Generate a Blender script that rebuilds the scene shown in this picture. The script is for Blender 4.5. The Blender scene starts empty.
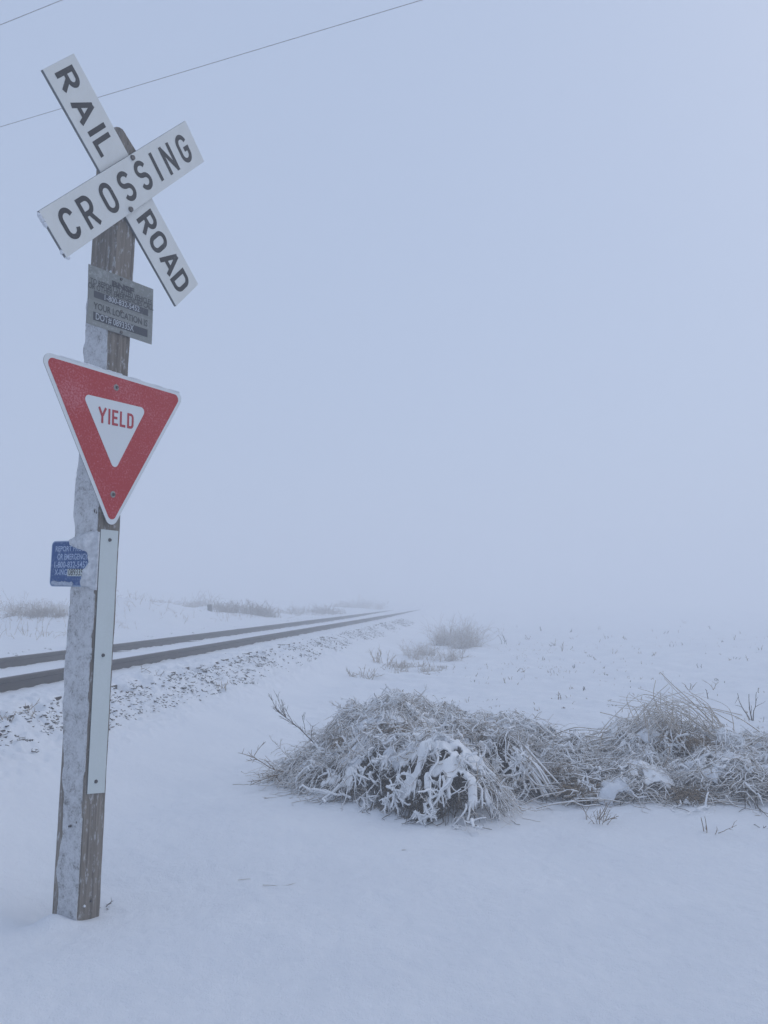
import bpy, math, random
import numpy as np
from mathutils import Vector, Matrix

random.seed(7); RNG = np.random.default_rng(11)
sc = bpy.context.scene
C = sc.collection
R = math.radians

# ------------------------------------------------------------------ camera, sky, sun, exposure
F, HZ, H = 835.0, 598.0, 1.41            # focal length (px), horizon row, camera height (m)
PITCH = math.atan((HZ-512)/F)
cam_d = bpy.data.cameras.new('camera'); cam = bpy.data.objects.new('camera', cam_d); C.objects.link(cam)
cam.location = (0, 0, H); cam.rotation_euler = (R(90)+PITCH, 0, 0)
cam_d.sensor_fit = 'VERTICAL'; cam_d.sensor_height = 36.0; cam_d.lens = F*36.0/1024
cam_d.clip_start = 0.05; cam_d.clip_end = 3000
sc.camera = cam

w = bpy.data.worlds.new('World'); sc.world = w; w.use_nodes = True
nt = w.node_tree; nt.nodes.clear()
sky = nt.nodes.new('ShaderNodeTexSky'); sky.sky_type = 'NISHITA'; sky.sun_disc = False
SUN_EL, SUN_AZ = 42.0, 62.0             # azimuth clockwise from +Y
sky.sun_elevation = R(SUN_EL); sky.sun_rotation = R(SUN_AZ)
sky.air_density = 1.0; sky.dust_density = 4.0; sky.ozone_density = 1.0
mx = nt.nodes.new('ShaderNodeMix'); mx.data_type = 'RGBA'; mx.inputs[0].default_value = 0.80
mx.inputs[7].default_value = (4.82, 5.88, 8.05, 1)     # the overcast layer
nt.links.new(sky.outputs[0], mx.inputs[6])
bg = nt.nodes.new('ShaderNodeBackground'); bg.inputs[1].default_value = 0.10
out = nt.nodes.new('ShaderNodeOutputWorld')
nt.links.new(mx.outputs[2], bg.inputs[0]); nt.links.new(bg.outputs[0], out.inputs[0])

sun_d = bpy.data.lights.new('sun', 'SUN'); sun_d.energy = 0.5; sun_d.angle = R(60); sun_d.color = (1.0, .97, .93)
sun = bpy.data.objects.new('sun', sun_d); C.objects.link(sun)
az, el = R(SUN_AZ), R(SUN_EL)
sdir = Vector((math.sin(az)*math.cos(el), math.cos(az)*math.cos(el), math.sin(el)))
sun.rotation_euler = sdir.to_track_quat('Z', 'Y').to_euler()
sun.location = (0, 0, 40)

sc.view_settings.view_transform = 'Standard'; sc.view_settings.look = 'None'
sc.view_settings.exposure = 0.0; sc.view_settings.gamma = 1.0; sc.view_settings.use_curve_mapping = False
sc.render.engine = 'CYCLES'
sc.cycles.use_denoising = True
sc.cycles.max_bounces = 14; sc.cycles.diffuse_bounces = 4; sc.cycles.volume_bounces = 10
sc.cycles.sample_clamp_indirect = 6.0

# ------------------------------------------------------------------ helpers
cp, sp_ = math.cos(PITCH), math.sin(PITCH)
def ray(px, py):
    u = (px-384)/F; v = (512-py)/F
    return np.array([u, cp-v*sp_, sp_+v*cp])
CAMP = np.array([0, 0, H])
def at_depth(px, py, Y):
    r = ray(px, py); return CAMP + r*(Y/r[1])
def at_z(px, py, z=0.0):
    r = ray(px, py); return CAMP + r*((z-H)/r[2])

def _hash(ix, iy, s):
    n = (ix.astype(np.int64)*374761393 + iy.astype(np.int64)*668265263 + s*1442695041) & 0xffffffff
    n = ((n ^ (n >> 13))*1274126177) & 0xffffffff
    n = (n ^ (n >> 16)) & 0xffffffff
    return n/4294967295.0
def vnoise(x, y, s=0):
    x = np.asarray(x, float); y = np.asarray(y, float)
    ix = np.floor(x); iy = np.floor(y); fx = x-ix; fy = y-iy
    fx = fx*fx*fx*(fx*(fx*6-15)+10); fy = fy*fy*fy*(fy*(fy*6-15)+10)
    a = _hash(ix, iy, s); b = _hash(ix+1, iy, s); c = _hash(ix, iy+1, s); d = _hash(ix+1, iy+1, s)
    return (a*(1-fx)+b*fx)*(1-fy)+(c*(1-fx)+d*fx)*fy*1.0 - 0.5
def fbm(x, y, s=0, o=4, g=.5):
    t = 0; a = 1
    for i in range(o):
        t = t + a*vnoise(np.asarray(x)*2**i+17.3*i, np.asarray(y)*2**i-9.1*i, s+i); a *= g
    return t
def sstep(a, b, x):
    t = np.clip((x-a)/(b-a), 0, 1); return t*t*(3-2*t)

# track frame: near rail passes (-4.54,0) and runs 7.2 degrees right of the view
TT = 0.127; TC = 1/math.sqrt(1+TT*TT); D1 = 4.54
RAIL_Z = 0.67; GAUGE = 1.5
TDIR = np.array([TT*TC, TC, 0]); TNRM = np.array([TC, -TT*TC, 0])   # TNRM points towards the camera side
def track_u(x, y): return (x+D1)*TC - y*TT*TC
def track_s(x, y): return x*TDIR[0]+y*TDIR[1]
def track_pt(u, s, z): # s measured along the rail from the foot of (-D1,0)
    return np.array([-D1, 0, 0])+TNRM*u+TDIR*s+np.array([0, 0, z])

PX, PY = None, None
BUMPS = []     # drifts against bushes (x, y, radius, height)
def ground_z(x, y):
    x = np.asarray(x, float); y = np.asarray(y, float)
    u = track_u(x, y); s = track_s(x, y)
    sh = RAIL_Z-0.125
    wob = fbm(s*.35, u*.4, 5, 3)
    near = sh*(1-sstep(.44+.10*wob, 2.45+.8*wob, u)) 
    farz = sh + sstep(1.7, 6.5, -u)*(.26+.40*fbm(s*.07+3, u*.1, 9, 3)) + sstep(6, 16, -u)*.12
    # cut-bank mound beyond the track where the culvert brush stands
    farz = farz + .42*np.exp(-(((s-21.5)/1.6)**2+((u+5.2)/1.3)**2))+.22*np.exp(-(((s-24.5)/2.6)**2+((u+5.4)/1.2)**2))
    z = np.where(u > .0, near, np.where(u > -GAUGE, sh, farz))
    # little trench beside the sleeper ends, crowned snow between the rails
    z = z - .075*np.exp(-((u-.71)/.075)**2)*np.clip(np.cos(2*math.pi*(s-4.0)/.535)*1.5, 0, 1)*(.5+1.3*np.clip(vnoise(s*1.9, s*0, 14)+.3, 0, 1)) - .03*np.exp(-((u+GAUGE+.60)/.10)**2)
    z = z + np.where((u < -.05) & (u > -GAUGE+.05), .012*np.sin((u/GAUGE)*-math.pi), 0)
    rr = np.exp(-(u/.1)**2)+np.exp(-((u+GAUGE)/.1)**2)
    z = z + rr*(.018*fbm(s*5, u*5, 21, 2)+.016*vnoise(s*14, u*6, 25))
    # shoulder roughness
    shm = sstep(.1, .5, u)*(1-sstep(1.2, 1.8, u))
    z = z + shm*(.040*fbm(x*5, y*5, 31, 3)+.045*fbm(x*16, y*16, 33, 2))
    # open snow: soft wind drifts
    op = sstep(1.6, 2.6, u)
    rot = x*.9+y*.44; rov = -x*.44+y*.9
    z = z + op*(.066*fbm(rot*.55, rov*.95, 41, 3, .42)+.07*fbm(x*.12, y*.12, 44, 2))
    z = z + op*(.013*fbm(rot*2.2, rov*6.0, 46, 3)+.006*fbm(x*14, y*14, 48, 2))
    fld = op*sstep(6.6, 9.5, y+.25*x+.8*vnoise(x*.4, y*.4, 3))
    z = z + fld*(.075*fbm(x*1.5, y*2.1, 51, 4, .55))
    z = z + sstep(2.5, 6, -u)*.20*fbm(x*.55, y*.55, 61, 4)
    z = z + .15*sstep(30, 62, s)*sstep(-3.2, -2.2, u)*(1-sstep(.4, 1.4, u))  # snow raised over the far track to hide rails, standing in for thicker fog
    for bx, by, br, bh in BUMPS:
        z = z + bh*np.exp(-((x-bx)**2+(y-by)**2)/br**2)
    return z

def mesh_obj(name, verts, faces, mats, parent=None, smooth=False, midx=None):
    me = bpy.data.meshes.new(name); me.from_pydata([tuple(v) for v in verts], [], faces)
    for m in (mats if isinstance(mats, (list, tuple)) else [mats]): me.materials.append(m)
    if midx is not None: me.polygons.foreach_set('material_index', np.asarray(midx, dtype=np.int32))
    if smooth: me.polygons.foreach_set('use_smooth', [True]*len(me.polygons))
    me.update()
    o = bpy.data.objects.new(name, me); C.objects.link(o)
    if parent: o.parent = parent
    return o
def big_mesh(name, V, Q, mat, parent=None, smooth=True):
    """numpy verts + quads"""
    me = bpy.data.meshes.new(name)
    V = np.asarray(V, np.float32); Q = np.asarray(Q, np.int32); k = Q.shape[1]
    me.vertices.add(len(V)); me.vertices.foreach_set('co', V.ravel())
    me.loops.add(Q.size); me.loops.foreach_set('vertex_index', Q.ravel())
    me.polygons.add(len(Q)); me.polygons.foreach_set('loop_start', np.arange(0, Q.size, k, dtype=np.int32))
    me.polygons.foreach_set('use_smooth', np.full(len(Q), smooth))
    me.update(calc_edges=True); me.validate()
    me.materials.append(mat)
    o = bpy.data.objects.new(name, me); C.objects.link(o)
    if parent: o.parent = parent
    return o
def tag(o, label=None, cat=None, group=None, kind=None):
    if label: o['label'] = label
    if cat: o['category'] = cat
    if group: o['group'] = group
    if kind: o['kind'] = kind
    return o
def empty(name, loc, label, cat, group=None):
    o = bpy.data.objects.new(name, None); C.objects.link(o); o.location = Vector(loc); o.empty_display_size = .1
    return tag(o, label, cat, group)

# ------------------------------------------------------------------ materials
def new_mat(name):
    m = bpy.data.materials.new(name); m.use_nodes = True
    n = m.node_tree.nodes; b = n['Principled BSDF']; return m, n, m.node_tree.links, b
def N(n, t, **kw):
    x = n.new(t)
    for k, v in kw.items(): setattr(x, k, v)
    return x
def noise(n, l, scale, detail=4, rough=.55, coord='Object', stretch=None):
    tc = n.new('ShaderNodeTexCoord'); t = n.new('ShaderNodeTexNoise')
    t.inputs['Scale'].default_value = scale; t.inputs['Detail'].default_value = detail; t.inputs['Roughness'].default_value = rough
    if stretch:
        mp = n.new('ShaderNodeMapping'); mp.inputs['Scale'].default_value = stretch
        l.new(tc.outputs[coord], mp.inputs[0]); l.new(mp.outputs[0], t.inputs['Vector'])
    else: l.new(tc.outputs[coord], t.inputs['Vector'])
    return t.outputs['Fac']
def ramp(n, l, fac, stops):
    r = n.new('ShaderNodeValToRGB'); e = r.color_ramp.elements
    while len(e) < len(stops): e.new(.5)
    for k, (p, c) in enumerate(stops):
        e[k].position = p; e[k].color = (*c, 1) if len(c) == 3 else c
    l.new(fac, r.inputs[0]); return r.outputs[0]
def mixc(n, l, fac, a, b):
    m = n.new('ShaderNodeMix'); m.data_type = 'RGBA'
    for i, v in ((0, fac), (6, a), (7, b)):
        if hasattr(v, 'is_linked'): l.new(v, m.inputs[i])
        else: m.inputs[i].default_value = v if i == 0 else (*v, 1)
    return m.outputs[2]
def bump(n, l, b, h, strength=.3, dist=.01):
    k = n.new('ShaderNodeBump'); k.inputs['Strength'].default_value = strength; k.inputs['Distance'].default_value = dist
    l.new(h, k.inputs['Height']); l.new(k.outputs[0], b.inputs['Normal'])
def math_(n, l, op, a, b):
    m = n.new('ShaderNodeMath'); m.operation = op
    for i, v in enumerate((a, b)):
        if hasattr(v, 'is_linked'): l.new(v, m.inputs[i])
        else: m.inputs[i].default_value = v
    return m.outputs[0]
SNOW = (.82, .835, .85)

def mat_snow():
    m, n, l, b = new_mat('snow')
    f = noise(n, l, 1.3, 5, .6)
    l.new(ramp(n, l, f, [(.3, (.735, .765, .81)), (.7, (.79, .815, .85))]), b.inputs['Base Color'])
    b.inputs['Roughness'].default_value = .75; b.inputs['Specular IOR Level'].default_value = .25
    a = noise(n, l, 14, 7, .68); c = noise(n, l, 150, 3, .6)
    h = math_(n, l, 'ADD', a, math_(n, l, 'MULTIPLY', c, .25))
    bump(n, l, b, h, .7, .022)
    return m
def mat_frosted(name, ca, cb, lo, hi, nsc=30, namp=.55):
    """plant / stone colour with snow settled on what faces up"""
    m, n, l, b = new_mat(name)
    f = noise(n, l, 9, 3, .6)
    base = ramp(n, l, f, [(.3, ca), (.7, cb)])
    g = n.new('ShaderNodeNewGeometry'); s = n.new('ShaderNodeSeparateXYZ'); l.new(g.outputs['Normal'], s.inputs[0])
    k = noise(n, l, nsc, 3, .6)
    v = math_(n, l, 'ADD', s.outputs['Z'], math_(n, l, 'MULTIPLY', math_(n, l, 'SUBTRACT', k, .5), namp*2))
    r = n.new('ShaderNodeMapRange'); r.inputs[1].default_value = lo; r.inputs[2].default_value = hi
    l.new(v, r.inputs[0])
    l.new(mixc(n, l, r.outputs[0], base, SNOW), b.inputs['Base Color'])
    b.inputs['Roughness'].default_value = .85; b.inputs['Specular IOR Level'].default_value = .15
    return m
def mat_wood():
    m, n, l, b = new_mat('weathered_wood')
    g = noise(n, l, 1.0, 6, .65, stretch=(60, 60, 1.6))
    st = noise(n, l, 3.2, 4, .6, stretch=(1, 1, .55))
    c = ramp(n, l, g, [(.28, (.075, .060, .047)), (.48, (.195, .168, .140)), (.72, (.32, .285, .245))])
    c = mixc(n, l, math_(n, l, 'MULTIPLY', st, .35), c, (.11, .10, .09))
    # rime caught in the grain
    fr = noise(n, l, 55, 4, .7, stretch=(1, 1, .35))
    fm = ramp(n, l, fr, [(.55, (0, 0, 0)), (.72, (.72, .72, .72))])
    c = mixc(n, l, fm, c, (.62, .64, .67))
    l.new(c, b.inputs['Base Color']); b.inputs['Roughness'].default_value = .9; b.inputs['Specular IOR Level'].default_value = .15
    bump(n, l, b, g, .6, .006)
    return m
def mat_crust():
    m, n, l, b = new_mat('snow_crust')
    a = noise(n, l, 24, 6, .75); f = noise(n, l, 110, 4, .7); g = noise(n, l, 3.2, 3, .6)
    k = math_(n, l, 'ADD', math_(n, l, 'MULTIPLY', a, .75), math_(n, l, 'ADD', math_(n, l, 'MULTIPLY', f, .55), math_(n, l, 'MULTIPLY', g, .35)))
    c = ramp(n, l, k, [(.60, (.14, .13, .12)), (.69, (.36, .36, .365)), (.77, (.55, .56, .58)), (.90, (.70, .715, .74))])
    l.new(c, b.inputs['Base Color']); b.inputs['Roughness'].default_value = .85
    bump(n, l, b, k, 1.0, .014)
    return m
def mat_sheet(name, col, frost=.35, fcol=(.70, .73, .77), scale=110, thr=.56, rough=.55, grime=.12):
    """painted / reflective sheeting with a bloom of frost"""
    m, n, l, b = new_mat(name)
    f = noise(n, l, scale, 5, .7); big = noise(n, l, 5, 3, .6)
    k = math_(n, l, 'ADD', f, math_(n, l, 'MULTIPLY', math_(n, l, 'SUBTRACT', big, .5), .35))
    fm = ramp(n, l, k, [(thr-.08, (0, 0, 0)), (thr+.08, (frost,)*3)])
    d = noise(n, l, 9, 5, .65, stretch=(1, 1, .3))
    c = mixc(n, l, math_(n, l, 'MULTIPLY', d, grime), col, (.10, .10, .10))
    c = mixc(n, l, fm, c, fcol)
    l.new(c, b.inputs['Base Color']); b.inputs['Roughness'].default_value = rough; b.inputs['Specular IOR Level'].default_value = .3
    bump(n, l, b, f, .12, .002)
    return m
def mat_plain(name, ca, cb, scale=20, rough=.7, metal=0, bm=.2):
    m, n, l, b = new_mat(name)
    f = noise(n, l, scale, 5, .6)
    l.new(ramp(n, l, f, [(.3, ca), (.7, cb)]), b.inputs['Base Color'])
    b.inputs['Roughness'].default_value = rough; b.inputs['Metallic'].default_value = metal
    bump(n, l, b, f, bm, .004)
    return m

M = {}
M['snow'] = mat_snow()
M['wood'] = mat_wood()
M['crust'] = mat_crust()
M['white'] = mat_sheet('white_sheeting', (.72, .73, .70), .30, thr=.58, grime=.22)
M['edge'] = mat_plain('sign_edge', (.10, .11, .12), (.17, .18, .19), 30, .6)
M['black'] = mat_sheet('black_lettering', (.010, .012, .016), .14, thr=.66, grime=0)
M['red'] = mat_sheet('red_sheeting', (.42, .003, .008), .34, (.76, .38, .44), 105, .58)
M['redink'] = mat_sheet('red_lettering', (.42, .018, .035), .2, thr=.66)
M['ywhite'] = mat_sheet('white_border_sheeting', (.70, .73, .74), .3, thr=.6, grime=.1)
M['plate'] = mat_sheet('grey_plate', (.20, .215, .205), .30, (.52, .55, .58), 70, .6, grime=.3)
M['plate2'] = mat_sheet('grey_plate_lower', (.23, .245, .235), .30, (.52, .55, .58), 70, .6, grime=.3)
M['pink'] = mat_sheet('plate_lettering', (.035, .04, .05), .2, thr=.68, grime=0)
M['bar'] = mat_sheet('plate_dark_bar', (.035, .042, .058), .3, (.3, .32, .36), 90, .62, grime=0)
M['lightink'] = mat_sheet('light_lettering', (.42, .45, .48), .2, thr=.7)
M['blue'] = mat_sheet('blue_sheeting', (.010, .070, .235), .42, (.42, .54, .68), 90, .60, grime=0)
M['blueedge'] = mat_sheet('pale_blue_border', (.30, .40, .56), .3, thr=.6)
M['blueink'] = mat_sheet('pale_blue_lettering', (.40, .50, .68), .2, thr=.7, grime=0)
M['strip'] = mat_sheet('reflective_white', (.60, .655, .645), .22, thr=.6, grime=.18)
M['bolt'] = mat_plain('bolt_steel', (.05, .05, .055), (.13, .12, .115), 60, .5, .6)
M['boltlight'] = mat_plain('bolt_zinc', (.22, .20, .19), (.36, .34, .32), 80, .5, .4)
M['rail'] = mat_plain('rail_steel', (.024, .018, .014), (.046, .035, .028), 7, .6, .0)
M['tie'] = mat_frosted('sleeper_wood', (.045, .04, .037), (.075, .058, .042), .6, .9, 12, .2)
M['stone'] = mat_frosted('ballast_stone', (.055, .05, .045), (.14, .125, .11), .55, .85, 40, .40)
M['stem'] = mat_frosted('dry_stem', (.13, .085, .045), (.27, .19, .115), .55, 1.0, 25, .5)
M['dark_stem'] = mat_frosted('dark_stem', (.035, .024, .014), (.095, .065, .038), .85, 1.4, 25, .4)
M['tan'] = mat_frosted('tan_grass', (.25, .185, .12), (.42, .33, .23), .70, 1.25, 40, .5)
M['rimed'] = mat_frosted('rimed_branch', (.32, .25, .18), (.56, .48, .39), -.25, .45, 22, .55)
M['wire'] = mat_plain('wire', (.20, .20, .21), (.30, .30, .31), 5, .6)
M['farbrush'] = mat_frosted('far_brush', (.27, .215, .155), (.42, .355, .28), .5, 1.1, 12, .5)  # paler than near stems: part of the fog is put into the colour

# ------------------------------------------------------------------ haze
def box_mesh(name, x0, x1, y0, y1, z0, z1, mat, parent=None):
    v = [(x, y, z) for x in (x0, x1) for y in (y0, y1) for z in (z0, z1)]
    f = [(0, 1, 3, 2), (4, 6, 7, 5), (0, 4, 5, 1), (2, 3, 7, 6), (0, 2, 6, 4), (1, 5, 7, 3)]
    return mesh_obj(name, v, f, mat, parent)
hm = bpy.data.materials.new('fog'); hm.use_nodes = True; hn = hm.node_tree.nodes; hn.clear()
pv = hn.new('ShaderNodeVolumePrincipled'); pv.inputs['Density'].default_value = 0.0235
pv.inputs['Color'].default_value = (.965, .975, .99, 1); pv.inputs['Anisotropy'].default_value = 0.25
ho = hn.new('ShaderNodeOutputMaterial'); hm.node_tree.links.new(pv.outputs[0], ho.inputs['Volume'])
haze = box_mesh('haze', -260, 260, -260, 260, -1.6, 10.5, hm)
haze['kind'] = 'stuff'; haze['label'] = 'dense pale blue winter fog over the snow field'

# ------------------------------------------------------------------ post frame
PHI = R(60.0)
r0 = ray(75.5, 906); YO = 4.06
O = np.array([r0[0]/r0[1]*YO, YO, 0.0])
rt = ray(111, 260); nrm_axis = rt*(YO/rt[1])+CAMP          # axis point seen at (111,260)
lean = (nrm_axis-O)/nrm_axis[2]
Zax = Vector((lean[0], .004, 1)).normalized()
Xax = Vector((math.cos(PHI), math.sin(PHI), 0)); Xax = (Xax-Zax*Xax.dot(Zax)).normalized()
Yax = Zax.cross(Xax)
O = O-np.array(Yax)*(-.0025)+np.array(Xax)*.008; PM = Matrix(((Xax.x, Yax.x, Zax.x, O[0]), (Xax.y, Yax.y, Zax.y, O[1]), (Xax.z, Yax.z, Zax.z, O[2]), (0, 0, 0, 1)))
PMI = PM.inverted()
def on_face(px, py, yl):
    """pixel -> (x,z) on the plane y=yl of the post's own frame"""
    a = PMI @ Vector(CAMP); d = PMI.to_3x3() @ Vector(ray(px, py))
    t = (yl-a.y)/d.y; q = a+d*t; return np.array([q.x, q.z])
def on_side(px, py, xl):
    a = PMI @ Vector(CAMP); d = PMI.to_3x3() @ Vector(ray(px, py))
    t = (xl-a.x)/d.x; q = a+d*t; return np.array([q.y, q.z])
WX, WY = .142, .175           # post section: right face width, left face width
FY = -WY/2                    # right face plane;  left face plane is x=-WX/2
BUMPS += [(O[0]-.065, O[1]-.13, .075, .048), (O[0]-.17, O[1]+.02, .13, -.045), (O[0]+.35, O[1]+.1, .4, -.03), (O[0], O[1], .6, -.038)]

# bushes in view (pile outlines: x, y, rx, ry, h)
PILE1 = [(.10, 6.60, .62, .55, .43), (-.48, 6.50, .36, .34, .15), (-.22, 6.18, .40, .34, .16), (.42, 5.72, .40, .42, .31), (.04, 5.98, .42, .36, .25), (.52, 6.55, .46, .44, .34)]
PILE2 = [(.95, 6.60, .50, .48, .30), (1.30, 6.42, .36, .40, .20), (.84, 6.20, .30, .30, .26)]
PILE3 = [(2.12, 6.55, .56, .48, .34), (1.72, 6.05, .56, .34, .15), (2.45, 6.05, .62, .40, .20), (2.95, 6.5, .55, .55, .24), (1.65, 6.45, .40, .36, .16)]
for P in (PILE1, PILE2, PILE3):
    for (x, y, a, b_, h) in P: BUMPS.append((x, y+.06, (a+b_)/2*.72, h*.30))

# ------------------------------------------------------------------ ground
def build_ground():
    th = np.concatenate([np.linspace(-40, 40, 700, endpoint=False), np.linspace(40, 320, 260, endpoint=False)])
    th = np.radians(th)
    rad = np.concatenate([np.linspace(.25, 3.0, 60, endpoint=False), 3.0*np.exp(np.linspace(0, math.log(40/3), 520, endpoint=False)), 40*np.exp(np.linspace(0, math.log(240/40), 40))])
    A, Rr = np.meshgrid(th, rad)
    x = Rr*np.sin(A); y = Rr*np.cos(A); z = ground_z(x, y)
    V = np.stack([x, y, z], -1).reshape(-1, 3); nt_, nr = len(th), len(rad)
    i = np.arange(nr-1)[:, None]*nt_; j = np.arange(nt_)[None]; j2 = (j+1) % nt_
    Q = np.stack([i+j, i+j2, i+nt_+j2, i+nt_+j], -1).reshape(-1, 4)[:, ::-1]
    V = np.vstack([V, [[0, 0, float(ground_z(0, 0))]]]); c = len(V)-1
    # centre fan as degenerate-free quads: pair up spokes
    jj = np.arange(0, nt_, 2); fan = np.stack([np.full(len(jj), c), (jj+2) % nt_, (jj+1) % nt_, jj], -1)
    Q = np.vstack([Q, fan])
    o = big_mesh('snow_ground', V, Q, M['snow']); tag(o, 'smooth snow covered ground', None, None, 'structure')
build_ground()

# ------------------------------------------------------------------ railway track
def build_rail(u0, label):
    prof = [(-.070, 0), (.070, 0), (.070, .012), (.022, .028), (.010, .045), (.010, .115), (.034, .130), (.036, .160), (.028, .170), (-.028, .170), (-.036, .160), (-.034, .130), (-.010, .115), (-.010, .045), (-.022, .028), (-.070, .012)]
    ss = np.concatenate([np.arange(-45, 70, 2.5), np.arange(70, 226, 12)])
    V = []; k = len(prof); Fc = []
    for s in ss:
        for (a, z) in prof: V.append(track_pt(u0+a, s, RAIL_Z-.17+z))
    for i in range(len(ss)-1):
        for j in range(k):
            Fc.append((i*k+j, i*k+(j+1) % k, (i+1)*k+(j+1) % k, (i+1)*k+j)[::-1])
    o = mesh_obj('rail', V, Fc, M['rail']); tag(o, label, 'rail', 'rails of the railway track')
build_rail(0, 'dark steel rail on the near side of the track')
build_rail(-GAUGE, 'dark steel rail on the far side of the track')

tie_src = None
for i in range(64):
    s = 4.0+i*.535
    uo = .66+random.uniform(-.04, .03)
    dz = random.uniform(-.022, .010)
    if tie_src is None:
        L = 2.62
        o = box_mesh('sleeper', -L, 0, -.115, .115, -.17, 0, M['tie'])
        bv = o.modifiers.new('b', 'BEVEL'); bv.width = .012; bv.segments = 2
        tie_src = o
    else:
        o = tie_src.copy(); C.objects.link(o)
    p = track_pt(uo, s, RAIL_Z-.138+dz)
    o.location = p; o.rotation_euler = (0, random.uniform(-.004, .010), math.atan2(TNRM[1], TNRM[0])+random.uniform(-.012, .012))
    tag(o, 'dark wooden sleeper end poking out of the snow beside the near rail', 'sleeper', 'sleepers under the rails')

def build_stones():
    base = []
    for k in range(10):
        v = RNG.normal(size=(9, 3)); v /= np.linalg.norm(v, axis=1)[:, None]
        import bmesh
        bm = bmesh.new()
        for q in v*np.array([1.25, .85, .50])*RNG.uniform(.75, 1.15, (9, 1)): bm.verts.new(q)
        bmesh.ops.convex_hull(bm, input=bm.verts)
        bm.verts.ensure_lookup_table(); vv = [x for x in bm.verts if x.link_faces]
        ix = {x: n_ for n_, x in enumerate(vv)}
        base.append((np.array([x.co[:] for x in vv]), [tuple(ix[q] for q in f.verts) for f in bm.faces]))
        bm.free()
    V = []; Fc = []; cnt = 0; tries = 0
    while cnt < 7500 and tries < 120000:
        tries += 1
        s = 2.5+34*random.random()**1.25
        u = random.uniform(.70, 1.34) if random.random() < .93 else random.uniform(-GAUGE-1.4, -GAUGE-.6)
        x, y, _ = track_pt(u, s, 0)
        pn = .55*float(fbm(x*1.0, y*1.0, 71, 3))+.45*float(vnoise(x*5, y*5, 77))+.30*(random.random()-.5)
        edge = 1.35-abs((u-.92)/.5)**2*1.5 if u > 0 else .55
        if pn+.22*edge < .20: continue
        r = random.uniform(.010, .028)*(1.5 if random.random() < .1 else 1)
        z = float(ground_z(x, y))+r*random.uniform(-.30, .12)
        bv, bf = random.choice(base); a = random.uniform(0, 6.28)
        ca, sa = math.cos(a), math.sin(a)
        q = bv*r; q = np.stack([q[:, 0]*ca-q[:, 1]*sa, q[:, 0]*sa+q[:, 1]*ca, q[:, 2]], -1)+np.array([x, y, z])
        n0 = len(V); V.extend(q.tolist()); Fc.extend([tuple(n0+i for i in f) for f in bf]); cnt += 1
    o = mesh_obj('ballast_gravel', V, Fc, M['stone'])
    tag(o, 'dark ballast stones showing through the snow on the track shoulder', 'gravel', None, 'stuff')
build_stones()

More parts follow.
